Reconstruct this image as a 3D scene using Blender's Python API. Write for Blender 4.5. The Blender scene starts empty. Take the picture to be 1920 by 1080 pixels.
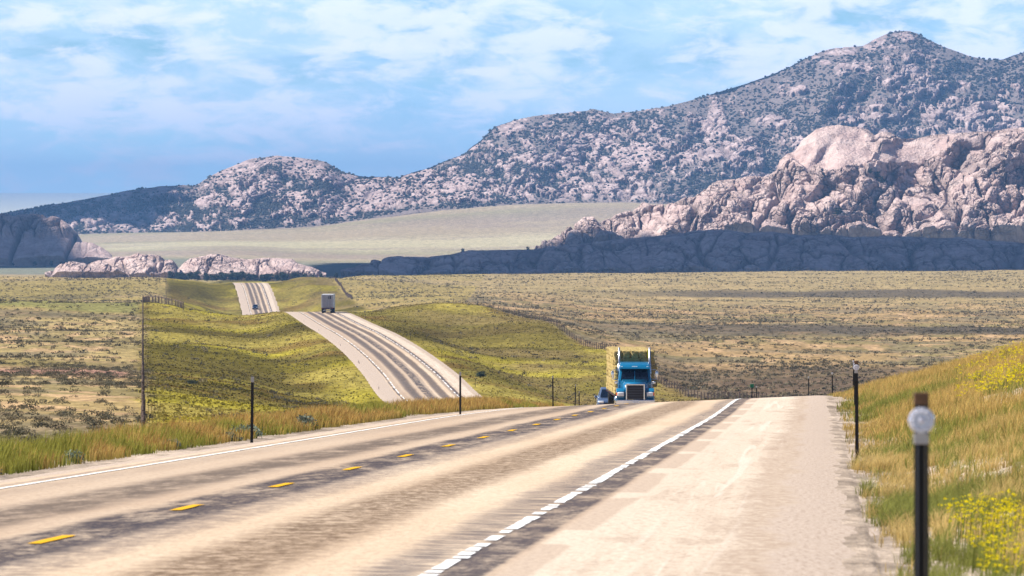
import bpy, bmesh, math, random
import numpy as np
from mathutils import Vector, Matrix
random.seed(7)
rng = np.random.default_rng(11)
SC = bpy.context.scene
C = bpy.context.scene.collection
# ------------------------------------------------------------------ camera
# The camera stands level on the road shoulder at the origin, eye at z = 0; ground there is at -1.62 m.
F = 12000.0          # focal length in photo pixels (1920 wide)
HY = 420.0           # photo row of the level horizon
cam = bpy.data.cameras.new("camera"); camo = bpy.data.objects.new("camera", cam); C.objects.link(camo)
cam.sensor_width = 36; cam.lens = 36*F/1920; cam.shift_y = -(540-HY)/1920
camo.location = (0, 0, 0); camo.rotation_euler = (math.radians(90), 0, 0)
cam.clip_start = 0.5; cam.clip_end = 300000
cam.dof.use_dof = True; cam.dof.focus_distance = 350; cam.dof.aperture_fstop = 11
SC.camera = camo
SC.view_settings.view_transform = 'Standard'; SC.view_settings.look = 'None'
SC.view_settings.exposure = 0.90; SC.view_settings.gamma = 1
SC.cycles.use_denoising = True
SC.cycles.max_bounces = 6; SC.cycles.diffuse_bounces = 3; SC.cycles.volume_bounces = 0
SC.cycles.caustics_reflective = False; SC.cycles.caustics_refractive = False
# ------------------------------------------------------------------ sun + sky
SUN_EL = math.radians(49); SUN_AZ = math.radians(-87)    # azimuth from +Y towards +X
SD = Vector((math.sin(SUN_AZ)*math.cos(SUN_EL), math.cos(SUN_AZ)*math.cos(SUN_EL), math.sin(SUN_EL)))
sl = bpy.data.lights.new("sun", 'SUN'); so = bpy.data.objects.new("sun", sl); C.objects.link(so)
sl.energy = 4.6; sl.angle = math.radians(0.53); sl.color = (1.0, 0.945, 0.86)
so.rotation_euler = SD.to_track_quat('Z', 'Y').to_euler()

class NT:
    """tiny node-tree writer"""
    def __init__(s, nt): s.nt = nt; s.n = nt.nodes; s.l = nt.links
    def new(s, t, **kw):
        n = s.n.new(t)
        for k, v in kw.items(): setattr(n, k, v)
        return n
    def put(s, sock, v):
        if hasattr(v, 'is_linked') or isinstance(v, bpy.types.NodeSocket): s.l.new(v, sock)
        else:
            try: sock.default_value = v
            except Exception: sock.default_value = tuple(v)+(1,)
    def m(s, op, a, b=0.0, c=0.0, clamp=False):
        n = s.new('ShaderNodeMath', operation=op); n.use_clamp = clamp
        s.put(n.inputs[0], a); s.put(n.inputs[1], b)
        if op in ('MULTIPLY_ADD', 'SMOOTH_MIN', 'COMPARE'): s.put(n.inputs[2], c)
        return n.outputs[0]
    def ramp(s, v, a, b, lo=0.0, hi=1.0, smooth=True):
        n = s.new('ShaderNodeMapRange'); n.interpolation_type = 'SMOOTHSTEP' if smooth else 'LINEAR'
        s.put(n.inputs[0], v); n.inputs[1].default_value = a; n.inputs[2].default_value = b
        n.inputs[3].default_value = lo; n.inputs[4].default_value = hi
        return n.outputs[0]
    def mix(s, f, a, b, mode='MIX'):
        n = s.new('ShaderNodeMix', data_type='RGBA', blend_type=mode)
        s.put(n.inputs[0], f); s.put(n.inputs[6], a); s.put(n.inputs[7], b)
        return n.outputs[2]
    def noise(s, vec, scale, detail=4, rough=0.55, dist=0.0):
        n = s.new('ShaderNodeTexNoise'); s.put(n.inputs['Vector'], vec)
        n.inputs['Scale'].default_value = scale; n.inputs['Detail'].default_value = detail
        n.inputs['Roughness'].default_value = rough; n.inputs['Distortion'].default_value = dist
        return n.outputs['Fac']
    def scalev(s, vec, x, y, z):
        n = s.new('ShaderNodeVectorMath', operation='MULTIPLY'); s.put(n.inputs[0], vec); n.inputs[1].default_value = (x, y, z)
        return n.outputs[0]
    def addv(s, vec, x, y, z):
        n = s.new('ShaderNodeVectorMath', operation='ADD'); s.put(n.inputs[0], vec); n.inputs[1].default_value = (x, y, z)
        return n.outputs[0]
    def attr(s, name, out='Fac'):
        n = s.new('ShaderNodeAttribute'); n.attribute_name = name; return n.outputs[out]
    def comb(s, x, y, z):
        n = s.new('ShaderNodeCombineXYZ'); s.put(n.inputs[0], x); s.put(n.inputs[1], y); s.put(n.inputs[2], z); return n.outputs[0]

w = bpy.data.worlds.new("World"); SC.world = w; w.use_nodes = True
T = NT(w.node_tree); T.n.clear()
tc = T.new('ShaderNodeTexCoord').outputs['Generated']
sep = T.new('ShaderNodeSeparateXYZ'); T.l.new(tc, sep.inputs[0])
sky = T.new('ShaderNodeTexSky', sky_type='NISHITA'); sky.sun_disc = False
sky.sun_elevation = SUN_EL; sky.sun_rotation = SUN_AZ; sky.altitude = 1800; sky.air_density = 1.0; sky.dust_density = 0.4; sky.ozone_density = 2.5
# clear high-plains air: the low sky is read a little higher up, where it is bluer
up = T.comb(sep.outputs[0], sep.outputs[1], T.m('MAXIMUM', T.m('MULTIPLY_ADD', sep.outputs[2], 0.85, 0.16), sep.outputs[2]))
nv = T.new('ShaderNodeVectorMath', operation='NORMALIZE'); T.l.new(up, nv.inputs[0]); T.l.new(nv.outputs[0], sky.inputs[0])
e = sep.outputs[2]
p1 = T.scalev(tc, 26, 26, 74)
big = T.noise(T.addv(p1, 3.1, 0, 0.4), 1.0, 2, 0.5, 0.3)
det = T.noise(T.addv(p1, 9.7, 4, 2.2), 3.6, 10, 0.60, 0.35)
thin = T.noise(T.scalev(tc, 30, 30, 80), 1.0, 8, 0.62, 0.6)
cov = T.m('ADD', T.m('MULTIPLY', big, 0.44), T.m('MULTIPLY', det, 0.72))
elev = T.ramp(e, 0.003, 0.024, -0.025, 0.04)
cov = T.m('ADD', cov, elev)
dens = T.ramp(cov, 0.535, 0.70)
veil = T.m('MULTIPLY', T.ramp(thin, 0.30, 0.66), T.ramp(e, 0.003, 0.016, 0.25, 0.8))
deep = T.mix(1.0, sky.outputs[0], (1.55, 1.80, 1.40, 1), 'MULTIPLY')
low = T.mix(T.ramp(e, 0.0, 0.03, 0.95, 0.0), deep, (8.8, 12.8, 15.4, 1))
puff = T.ramp(T.noise(T.addv(T.scalev(tc, 70, 70, 150), 5, 1, 7), 1.0, 9, .62, .25), .52, .66)
low = T.mix(T.m('MULTIPLY', T.ramp(T.noise(T.scalev(tc, 18, 18, 60), 1.0, 4, .5, .2), .46, .62), T.ramp(e, .006, .02, 0, .55)), low, (3.1, 6.4, 9.6, 1))
c1 = T.mix(veil, low, (7.2, 9.4, 11.8, 1))
c1 = T.mix(T.m('MULTIPLY', puff, T.ramp(e, .006, .022, .1, .55)), c1, (9.6, 10.2, 12.2, 1))
c2 = T.mix(T.m('MULTIPLY', dens, 0.72), c1, (11.4, 11.4, 13.0, 1))
c3 = T.mix(T.ramp(e, .04, .13, 0, 1), c2, T.mix(1.0, c2, (.10, .13, .22, 1), 'MULTIPLY'))   # the zenith is far darker than the low sky
bg = T.new('ShaderNodeBackground'); T.l.new(c3, bg.inputs[0]); bg.inputs[1].default_value = 0.068
wo = T.new('ShaderNodeOutputWorld'); T.l.new(bg.outputs[0], wo.inputs[0])

# ------------------------------------------------------------------ numpy helpers
def hsh(i, j, seed):
    i = i.astype(np.int64); j = j.astype(np.int64)
    h = (i*374761393 + j*668265263 + seed*2147483647 + 1013904223) & 0xFFFFFFFF
    h = ((h ^ (h >> 13))*1274126177) & 0xFFFFFFFF
    h = ((h ^ (h >> 16))*2246822519) & 0xFFFFFFFF
    return ((h ^ (h >> 15)) & 0xFFFFFF)/float(0xFFFFFF)
def vn(x, y, seed=0):
    i = np.floor(x); j = np.floor(y); a = x-i; b = y-j
    a = a*a*(3-2*a); b = b*b*(3-2*b)
    return ((hsh(i, j, seed)*(1-a)+hsh(i+1, j, seed)*a)*(1-b)+(hsh(i, j+1, seed)*(1-a)+hsh(i+1, j+1, seed)*a)*b)
def fbm(x, y, seed=0, o=4, g=0.5):
    s = 0; a = 1; t = 0
    for k in range(o):
        s = s+a*vn(x*2**k+k*17.3, y*2**k-k*9.1, seed+k); t += a; a *= g
    return s/t
def worley(x, y, seed=0, jit=0.9):
    i0 = np.floor(x); j0 = np.floor(y)
    f1 = np.full(x.shape, 9.0); f2 = np.full(x.shape, 9.0); r = np.zeros(x.shape); dx = np.zeros(x.shape); dy = np.zeros(x.shape)
    for a in (-1, 0, 1):
        for b in (-1, 0, 1):
            ci = i0+a; cj = j0+b
            ex = x-(ci+.5+(hsh(ci, cj, seed)-.5)*jit); ey = y-(cj+.5+(hsh(ci, cj, seed+5)-.5)*jit)
            d = np.sqrt(ex*ex+ey*ey); n = d < f1
            f2 = np.where(n, f1, np.minimum(f2, d)); f1 = np.where(n, d, f1)
            r = np.where(n, hsh(ci, cj, seed+9), r); dx = np.where(n, ex, dx); dy = np.where(n, ey, dy)
    return f1, f2, r, dx, dy
def sst(a, b, x):
    t = np.clip((x-a)/(b-a), 0, 1); return t*t*(3-2*t)
def pchip(xk, yk, x):
    """monotone cubic through knots, xk 1d; yk (n,...) ; x 1d -> (len(x),...)"""
    xk = np.asarray(xk, float); yk = np.asarray(yk, float); h = np.diff(xk); 
    sh = (len(h),)+(1,)*(yk.ndim-1)
    d = np.diff(yk, axis=0)/h.reshape(sh); m = np.zeros_like(yk)
    a = d[:-1]; b = d[1:]; w1 = (2*h[1:]+h[:-1]).reshape((-1,)+sh[1:]); w2 = (h[1:]+2*h[:-1]).reshape((-1,)+sh[1:])
    ok = (a*b) > 0
    m[1:-1] = np.where(ok, (w1+w2)/np.where(ok, w1/np.where(ok, a, 1)+w2/np.where(ok, b, 1), 1), 0)
    m[0] = d[0]; m[-1] = d[-1]
    k = np.clip(np.searchsorted(xk, x)-1, 0, len(xk)-2)
    t = ((x-xk[k])/h[k]).reshape((-1,)+(1,)*(yk.ndim-1)); hh = h[k].reshape(t.shape)
    return (2*t**3-3*t**2+1)*yk[k]+(t**3-2*t**2+t)*hh*m[k]+(-2*t**3+3*t**2)*yk[k+1]+(t**3-t**2)*hh*m[k+1]

def meshobj(name, V, Fc, mat=None, smooth=False, attrs=None, parent=None, mi=None):
    """V (n,3); Fc (m,k) array of quads or tris"""
    me = bpy.data.meshes.new(name)
    V = np.asarray(V, np.float32); Fc = np.asarray(Fc, np.int32)
    me.vertices.add(len(V)); me.vertices.foreach_set('co', V.ravel())
    k = Fc.shape[1]; me.loops.add(Fc.size); me.loops.foreach_set('vertex_index', Fc.ravel())
    me.polygons.add(len(Fc)); me.polygons.foreach_set('loop_start', np.arange(0, Fc.size, k, dtype=np.int32))
    me.polygons.foreach_set('use_smooth', np.full(len(Fc), smooth))
    for n, a in (attrs or {}).items():
        a = np.asarray(a, np.float32)
        if a.ndim == 1:
            at = me.attributes.new(n, 'FLOAT', 'POINT'); at.data.foreach_set('value', a)
        else:
            if a.shape[1] == 3: a = np.concatenate([a, np.ones((len(a), 1), np.float32)], 1)
            at = me.attributes.new(n, 'FLOAT_COLOR', 'POINT'); at.data.foreach_set('color', a.ravel())
    me.update(calc_edges=True)
    if mat: me.materials.append(mat)
    o = bpy.data.objects.new(name, me); C.objects.link(o)
    if parent: o.parent = parent
    return o
def gridfaces(nr, nc):
    i = np.arange(nr-1)[:, None]*nc+np.arange(nc-1)[None, :]
    return np.stack([i, i+1, i+nc+1, i+nc], -1).reshape(-1, 4)
def structure(o): o['kind'] = 'structure'; return o
def stuff(o): o['kind'] = 'stuff'; return o
def tag(o, label, cat, group=None):
    o['label'] = label; o['category'] = cat
    if group: o['group'] = group
    return o

# ------------------------------------------------------------------ the lie of the land
RY = [0, 60, 120, 200, 230, 263, 300, 330, 370, 410, 460, 520, 600, 700, 820, 920, 1035, 1160, 1400, 1550, 1750, 2050, 2270, 2570, 2750, 3100, 3600]
RX = [-6.8, -3.92, -1.04, 2.8, 4.22, 5.72, 7.15, 8.2, 9.2, 9.7, 9.4, 7.6, 3.5, -2.6, -9.8, -14.9, -20.9, -29, -42.4, -51, -62.5, -79, -88.5, -105, -115, -134, -160]
RZ = [-1.62, -2.875, -4.13, -5.80, -6.46, -7.36, -8.55, -9.45, -10.6, -11.9, -13.5, -15.5, -18.1, -20.9, -22.6, -21.3, -20.4, -19.3, -19.4, -22.2, -26.5, -31.6, -32.5, -23.75, -26.1, -34, -44]
def road_xz(Y):
    return pchip(RY, np.array([RX, RZ]).T, np.clip(Y, 0, 3600))
def road_tilt(Y):
    return 0.045*sst(170, 262, Y)*(1-sst(480, 760, Y))
def road_edges(Y):
    s = sst(240, 620, Y)
    return -5.0-2.0*s, 7.3-0.3*s

PX = np.array([-3000, -400, 0, 268, 420, 560, 700, 850, 1000, 1150, 1300, 1600, 1920, 2400, 5000.])
KY = np.array([260, 300, 400, 500, 620, 750, 920, 1150, 1300, 1420, 1700, 2000, 2300, 2570, 2750, 3000, 3400, 3800, 4200, 4700, 5500, 6500, 7300, 8000, 9500, 11500, 17000, 24000, 32000, 42000.])
def L(*a): return list(a)
far_l = [420, 416, 408, 396, 378, 362]
TBL = {
 -3000: L(930,880,820,770,725,700,668,628,596,566,572,566,548,522,524,532,530,526,520,514,500,474,455,443,432)+far_l[1:],
 -400:  L(900,860,810,762,718,694,664,626,596,566,572,566,548,522,524,532,530,526,520,514,500,474,455,443,432)+far_l[1:],
 0:     L(880,850,803,756,716,695,664,626,594,565,572,566,548,521,523,532,530,524,518,510,497,474,455,443,432)+far_l[1:],
 268:   L(870,840,800,762,724,704,668,628,594,566,572,566,548,521,523,534,532,526,520,512,494,468,449,440,430)+far_l[1:],
 420:   L(860,830,795,772,745,722,688,640,608,590,599,601,580,531,534,546,540,530,522,514,498,465,445,435,428)+far_l[1:],
 560:   L(850,815,792,778,765,752,712,655,618,589,598,596,575,521,525,540,536,530,523,517,503,470,443,429,424)+far_l[1:],
 700:   L(830,805,787,777,770,762,704,640,602,575,588,578,556,532,526,524,518,521,523,518,503,472,436,411,420)+far_l[1:],
 850:   L(820,800,785,776,772,768,728,660,612,566,578,568,556,545,538,530,519,516,520,519,503,472,430,395,415)+far_l[1:],
 1000:  L(815,800,785,776,774,770,735,660,604,596,590,577,563,549,541,531,521,514,519,518,503,470,425,386,412)+far_l[1:],
 1150:  L(800,792,784,776,775,772,745,662,640,628,608,592,575,556,545,533,521,513,518,516,500,468,422,384,412)+far_l[1:],
 1300:  L(790,785,780,775,774,770,750,690,655,635,612,596,579,560,547,534,521,511.5,517,515,500,468,422,384,412)+far_l[1:],
 1600:  L(790,785,780,775,772,765,740,692,660,638,614,598,580,561,547,533,520,509,514,512,498,466,422,384,412)+far_l[1:],
 1920:  L(780,780,778,772,768,758,732,690,660,638,614,598,580,560,546,532,518,507,512,510,498,466,422,384,412)+far_l[1:],
 2400:  L(770,770,770,766,760,750,725,688,658,636,612,596,578,558,544,530,516,506,510,508,498,466,422,384,412)+far_l[1:],
 5000:  L(770,770,770,766,760,750,725,688,658,636,612,596,578,558,544,530,516,506,510,508,498,466,422,384,412)+far_l[1:],
}
TAB = np.array([TBL[int(p)] for p in PX]).T          # (nY, nP)
assert TAB.shape == (len(KY), len(PX)), TAB.shape
_LY = np.linspace(math.log(200), math.log(42000), 1600)
_TT = pchip(np.log(KY), TAB, _LY)
_PP = np.concatenate([np.linspace(-3000, -400, 10)[:-1], np.linspace(-400, 2400, 701), np.linspace(2400, 5000, 10)[1:]])
_TT = pchip(PX, _TT.T, _PP)                          # (nP, nLY)
def natural(X, Y):
    px = np.clip(960+F*X/np.maximum(Y, 1), -2999, 4999); ly = np.clip(np.log(np.maximum(Y, 1)), _LY[0]+1e-6, _LY[-1]-1e-6)
    j = (ly-_LY[0])/(_LY[1]-_LY[0]); j0 = np.clip(np.floor(j).astype(int), 0, len(_LY)-2); b = j-j0
    i0 = np.clip(np.searchsorted(_PP, px)-1, 0, len(_PP)-2); a = (px-_PP[i0])/(_PP[i0+1]-_PP[i0])
    py = (_TT[i0, j0]*(1-a)+_TT[i0+1, j0]*a)*(1-b)+(_TT[i0, j0+1]*(1-a)+_TT[i0+1, j0+1]*a)*b
    return -(py-HY)*Y/F
def ground(X, Y, sink=True):
    """height of the ground sheet at arrays X, Y"""
    sh = X.shape; X = X.ravel(); Y = Y.ravel()
    r = road_xz(Y); t = X-r[:, 0]; zr = r[:, 1]; tl = road_tilt(Y); eL, eR = road_edges(Y)
    nat = natural(X, np.maximum(Y, 230))
    # relief of the fields
    amp = np.clip((Y-330)/500, 0, 1)*(1-np.clip((Y-3800)/1500, 0, 1))
    nat = nat+amp*((fbm(X/42, Y/60, 3, 4)-.5)*2.2+(fbm(X/9, Y/12, 8, 3)-.5)*0.5)
    nat = nat+np.clip((Y-5000)/3000, 0, 1)*(1-np.clip((Y-20000)/9000, 0, 1))*(fbm(X/420, Y/300, 31, 4)-.5)*14
    nearL = zr+tl*eL-0.02-0.12*np.clip(-(t-eL)-1.5, 0, 60)**1.02*np.where(Y < 320, 1.5, 0.9)
    bank = 0.285*np.clip(t-eR-0.9, 0, 30)*sst(20, 110, Y)*(1-sst(235, 330, Y))
    bank = np.minimum(bank, 3.2+0.05*np.clip(t-10, 0, 100))
    nearR = zr+tl*eR-0.05+bank-0.05*np.clip(t-eR, 0, 200)*sst(250, 330, Y)
    near = np.where(t < 0, nearL, nearR)
    near = near+(fbm(X/1.3, Y/2.2, 21, 3)-.5)*0.10*np.clip(np.maximum(t-eR, eL-t), 0, 1)
    k = sst(245, 420, Y)                            # from the shoulder's own cross-section to the land
    off = np.maximum(t-eR, eL-t)
    wv = sst(1.0, np.where(Y < 800, 9.0, 16.0), off)*k
    # the slope behind the left verge falls to the valley floor sooner
    wl = sst(5, 40, eL-t)*sst(60, 300, Y)
    wv = np.maximum(wv, wl); wv = np.maximum(wv, sst(3150, 3450, Y))
    z = near*(1-wv)+nat*wv
    if sink:
        ins = 1-sst(-1.1, -0.25, off)
        z = np.where((off < 0) & (Y < 3150), zr+tl*np.clip(t, eL, eR), z)
        z = z-0.016*np.clip(np.abs(t), 0, 7.3)*(1-sst(170, 262, Y))
        z = z-ins*(0.25+Y*0.0006)*(Y < 3150)
        z = z-(off < 0.0)*0.03*(Y < 3150)
    return z.reshape(sh)
def gz(x, y): return float(ground(np.array([float(x)]), np.array([float(y)]))[0])
def pxX(px, Y): return (px-960)/F*Y

# fences along the right of way (world X at distance Y)
FL = [(330, -19.0), (600, -34.6), (1000, -57.7), (1415, -81.6)]
FR = [(600, 48), (970, 26.7), (1152, 16.3), (1322, 6.6), (1410, -8.0)]
def bare_patch(X, Y):
    return np.exp(-(((X-6.3-(Y-90)*.06)/.95)**2+((Y-91)/8.5)**2)**1.5)
def zone_row(X, Y):
    """1 inside the mown right of way"""
    xl = np.interp(Y, [0, 90, 260, 330, 600, 1000, 1415, 1500, 2570, 3400], [-30, -25, -22, -19, -34.6, -57.7, -81.6, -77, -139, -180])
    xr = np.interp(Y, [0, 200, 600, 970, 1152, 1322, 1420, 1430, 2270, 2570, 3400], [40, 45, 48, 26.7, 16.3, 6.6, -7, -17, -57, -73, -110])
    j = (fbm(X/8, Y/16, 77, 3)-.5)*3
    return sst(-1.5, 1.5, X-xl+j)*sst(-1.5, 1.5, xr-X+j)

def mixc(a, b, t): return a*(1-t[:, None])+np.asarray(b)*t[:, None]
def ground_colour(X, Y):
    n = len(X)
    f1 = fbm(X/30, Y/60, 41, 4); f2 = fbm(X/14, Y/34, 51, 4); f3 = fbm(X/4, Y/9, 61, 3); f4 = fbm(X/120, Y/160, 71, 3)
    row = zone_row(X, Y)
    # sage plain
    c = np.tile(np.array([.31, .215, .105]), (n, 1))
    c = mixc(c, [.33, .26, .115], sst(0, 40, -X-.02*Y)*.8)
    c = mixc(c, [.225, .18, .085], sst(.42, .62, f1))
    c = mixc(c, [.45, .30, .17], sst(.52, .70, f3)*0.8)
    c = mixc(c, [.165, .14, .09], sst(.48, .66, f2)*0.7)
    px = 960+F*X/np.maximum(Y, 1)
    dk = np.maximum(sst(780, 860, Y+60*f2)*(1-sst(1130, 1250, Y+120*f1))*sst(5, 40, X), 0)   # dense grey sage in the draw, with shade painted into the ground colour
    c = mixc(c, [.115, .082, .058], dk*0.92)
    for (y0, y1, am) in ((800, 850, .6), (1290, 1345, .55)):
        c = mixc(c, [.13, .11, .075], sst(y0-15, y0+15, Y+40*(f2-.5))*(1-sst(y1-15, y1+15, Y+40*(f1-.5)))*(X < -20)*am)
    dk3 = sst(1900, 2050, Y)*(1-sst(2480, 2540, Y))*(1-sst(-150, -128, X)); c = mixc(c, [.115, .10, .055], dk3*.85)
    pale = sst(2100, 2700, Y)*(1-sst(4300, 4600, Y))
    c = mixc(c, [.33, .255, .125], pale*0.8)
    for (y0, y1, am) in ((1540, 1700, .9), (2600, 2760, .85)):  # streaks of cloud shadow, painted as darker ground
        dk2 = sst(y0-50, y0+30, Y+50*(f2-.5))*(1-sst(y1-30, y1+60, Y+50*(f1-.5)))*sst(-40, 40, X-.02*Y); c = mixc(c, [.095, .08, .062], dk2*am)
    red = sst(690, 735, Y+30*f2)*(1-sst(790, 830, Y+30*f2))*sst(-1, 2, -X-.059*Y)
    c = mixc(c, [.30, .235, .075], sst(.4, .6, f4)*(X < -15)*.6*(1-red))
    c = mixc(c, [.34, .19, .145], red*0.9)
    grn = sst(.5, .6, f4)*(1-row)*sst(900, 1300, Y)*(1-sst(1500, 1900, Y))*(X < -40)
    c = mixc(c, [.14, .17, .06], grn*.5)
    # right of way grass
    g = np.tile(np.array([.29, .235, .055]), (n, 1))
    g = mixc(g, [.17, .14, .032], sst(.45, .60, f1))
    g = mixc(g, [.155, .098, .03], sst(.52, .68, f2)*.8)
    g = mixc(g, [.32, .27, .035], sst(.55, .72, fbm(X/22, Y/70, 91, 3)))
    g = mixc(g, [.075, .06, .014], sst(.50, .62, fbm(X/45, Y/110, 95, 3))*.75)
    rxx = road_xz(Y)[:, 0]; g = mixc(g, [.20, .15, .06], sst(9, 26, X-rxx)*sst(.42, .6, f2*.5+f1*.5)*.75)
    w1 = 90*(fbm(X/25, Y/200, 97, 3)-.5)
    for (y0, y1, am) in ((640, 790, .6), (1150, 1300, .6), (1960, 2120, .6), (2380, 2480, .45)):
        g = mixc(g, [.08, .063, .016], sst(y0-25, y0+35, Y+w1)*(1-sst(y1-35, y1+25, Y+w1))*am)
    c = c*(1-row[:, None])+g*row[:, None]
    # near verges: straw, green and bare grit
    nv = (1-sst(260, 330, Y))
    v = np.tile(np.array([.27, .20, .08]), (n, 1))
    v = mixc(v, [.15, .15, .04], sst(.45, .65, fbm(X/1.6, Y/4, 15, 3)))
    v = mixc(v, [.47, .385, .30], np.maximum(sst(.56, .62, fbm(X/2.0, Y/6, 19, 3)), sst(.2, .6, bare_patch(X, Y))))
    rx = road_xz(Y); eL_, eR_ = road_edges(Y); of = np.maximum(X-rx[:, 0]-eR_, eL_-(X-rx[:, 0]))
    v = mixc(v, [.35, .285, .23], 1-sst(.3, 1.6, of+(fbm(X/.8, Y/3, 23, 3)-.5)*1.5))
    c = c*(1-nv[:, None])+v*nv[:, None]
    # the basin behind the near rise
    b = sst(4250, 4500, Y)
    bc = np.tile(np.array([.36, .295, .205]), (n, 1))
    bc = mixc(bc, [.28, .255, .16], sst(.45, .62, fbm(X/500, Y/240, 5, 4))*.8)
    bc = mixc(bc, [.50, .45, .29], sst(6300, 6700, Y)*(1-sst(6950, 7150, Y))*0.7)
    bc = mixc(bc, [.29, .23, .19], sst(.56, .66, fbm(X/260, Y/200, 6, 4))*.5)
    bc = mixc(bc, [.13, .16, .13], sst(4300, 4500, Y)*(1-sst(5700, 5900, Y+X*.3))*0.6)  # blue-green shadow band across the basin, partly painted into its colour
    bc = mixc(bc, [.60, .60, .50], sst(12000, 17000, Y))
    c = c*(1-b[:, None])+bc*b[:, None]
    return c

def principled(name, rough=0.9, spec=0.2):
    m = bpy.data.materials.new(name); m.use_nodes = True; t = NT(m.node_tree)
    b = t.n['Principled BSDF']; b.inputs['Roughness'].default_value = rough; b.inputs['Specular IOR Level'].default_value = spec
    return m, t, b
def plain(name, col, rough=0.6, spec=0.3, metal=0.0, var=0.12, scale=6.0):
    m, t, b = principled(name, rough, spec)
    g = t.new('ShaderNodeNewGeometry').outputs['Position']
    n = t.noise(g, scale, 4)
    f = t.ramp(n, .3, .7, 1-var, 1+var)
    cc = t.new('ShaderNodeVectorMath', operation='SCALE'); cc.inputs[0].default_value = col; t.l.new(f, cc.inputs['Scale'])
    t.l.new(cc.outputs[0], b.inputs['Base Color']); b.inputs['Metallic'].default_value = metal
    return m
def pos(t): return t.new('ShaderNodeNewGeometry').outputs['Position']
def bumpto(t, b, h, strength, dist):
    n = t.new('ShaderNodeBump'); n.inputs['Strength'].default_value = strength; n.inputs['Distance'].default_value = dist
    t.l.new(h, n.inputs['Height']); t.l.new(n.outputs[0], b.inputs['Normal'])

# ground sheet ------------------------------------------------------
m_ground, t, b = principled('prairie_ground', 1.0, 0.0)
P = pos(t); col = t.attr('tint', 'Color')
n1 = t.noise(t.scalev(P, 1, .35, 1), 0.9, 6, 0.65); n2 = t.noise(t.scalev(P, 1, .3, 1), 0.16, 5, 0.6)
n3 = t.noise(t.scalev(P, 1, .5, 1), 5.0, 3, 0.6)
k = t.m('MULTIPLY', t.ramp(n1, .32, .68, .62, 1.3), t.ramp(n2, .3, .7, .82, 1.16))
k = t.m('MULTIPLY', k, t.ramp(n3, .3, .7, .85, 1.12))
cc = t.new('ShaderNodeVectorMath', operation='SCALE'); t.l.new(col, cc.inputs[0]); t.l.new(k, cc.inputs['Scale'])
t.l.new(cc.outputs[0], b.inputs['Base Color'])
bumpto(t, b, n1, .5, .5)
Yr = np.unique(np.concatenate([np.geomspace(6, 60, 60), np.linspace(60, 420, 300), np.geomspace(420, 4200, 640), np.geomspace(4200, 9500, 160), np.geomspace(9500, 42000, 60)]))
Pc = np.unique(np.concatenate([np.linspace(-3000, -300, 60), np.linspace(-300, 2220, 800), np.linspace(2220, 5000, 60)]))
YY, PP = np.meshgrid(Yr, Pc, indexing='ij'); XX = (PP-960)/F*YY
# nearer than 60 m the fan is too narrow: widen it
wid = np.where(YY < 400, 1+(400-YY)/400*3.0*np.abs(PP-960)/1500, 1); XX = XX*wid
ZZ = ground(XX, YY)
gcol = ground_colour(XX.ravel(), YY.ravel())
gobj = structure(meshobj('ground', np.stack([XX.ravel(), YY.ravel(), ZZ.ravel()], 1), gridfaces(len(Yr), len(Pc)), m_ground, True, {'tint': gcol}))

# road --------------------------------------------------------------
m_road, t, b = principled('worn_chipseal_asphalt', 1.0, 0.0)
s_ = t.attr('s'); a_ = t.attr('t'); P2 = t.comb(a_, s_, 0.0)
grain = t.noise(t.scalev(P2, 7, 2.0, 1), 1, 6, .8)
fine = t.noise(t.scalev(P2, 17, 5, 1), 1, 5, .8)
cross = t.noise(t.scalev(P2, .55, 1.6, 1), 1, 5, .72, .15)       # streaks that run across the road
cross2 = t.noise(t.scalev(P2, .9, 5.0, 1), 1, 4, .7)
slow = t.noise(t.scalev(P2, .5, .03, 1), 1, 4, .6)
wob = t.m('ADD', t.m('MULTIPLY', cross, .5), t.m('MULTIPLY', slow, .5))
def band(c, w_, soft, jitter=.35):
    tt = t.m('ADD', a_, t.m('MULTIPLY', t.m('SUBTRACT', wob, .5), jitter*2))
    d = t.m('ABSOLUTE', t.m('SUBTRACT', tt, c))
    return t.ramp(d, w_, w_+soft, 1, 0)
base = t.mix(t.ramp(slow, .35, .65), (.56, .43, .31, 1), (.65, .525, .395, 1))
base = t.mix(t.m('MULTIPLY', t.ramp(grain, .42, .70), .48), base, (.33, .24, .17, 1))
sealb = (.085, .08, .095, 1)
def lay(base, mask, amt, colr, tex=None):
    f = t.m('MULTIPLY', mask, amt)
    if tex is not None: f = t.m('MULTIPLY', f, tex, clamp=True)
    return t.mix(f, base, colr)
tx = t.ramp(t.m('ADD', t.m('MULTIPLY', t.noise(t.scalev(P2, 1.5, .25, 1), 1, 5, .7, .2), .55), t.m('MULTIPLY', grain, .45)), .38, .55, .35, 1.0)
tx2 = t.ramp(t.m('ADD', t.m('MULTIPLY', cross2, .45), t.m('MULTIPLY', grain, .55)), .40, .56, .15, 1.0)
base = lay(base, t.ramp(a_, -3.7, -3.5, 0, 1), 0.0, sealb)
base = lay(base, t.m('MULTIPLY', t.ramp(a_, -3.9, -3.3), t.ramp(a_, -.8, -.2, 1, 0)), .42, (.30, .225, .18, 1))
base = lay(base, band(-1.65, .26, .55, .4), .95, (.11, .09, .08, 1), tx)
base = lay(base, band(1.98, .26, .48, .45), .98, (.13, .088, .06, 1), tx2)
base = lay(base, band(-.02, .36, .30, .5), 1.0, (.05, .048, .062, 1), tx)
base = lay(base, band(.62, .12, .34, .5), .60, sealb, tx2)
base = lay(base, band(-3.35, .10, .5, .4), .30, (.20, .16, .14, 1), tx)
base = lay(base, band(-3.95, .03, .12, .2), .55, sealb, tx)
farm_ = t.ramp(s_, 450, 650)
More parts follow.
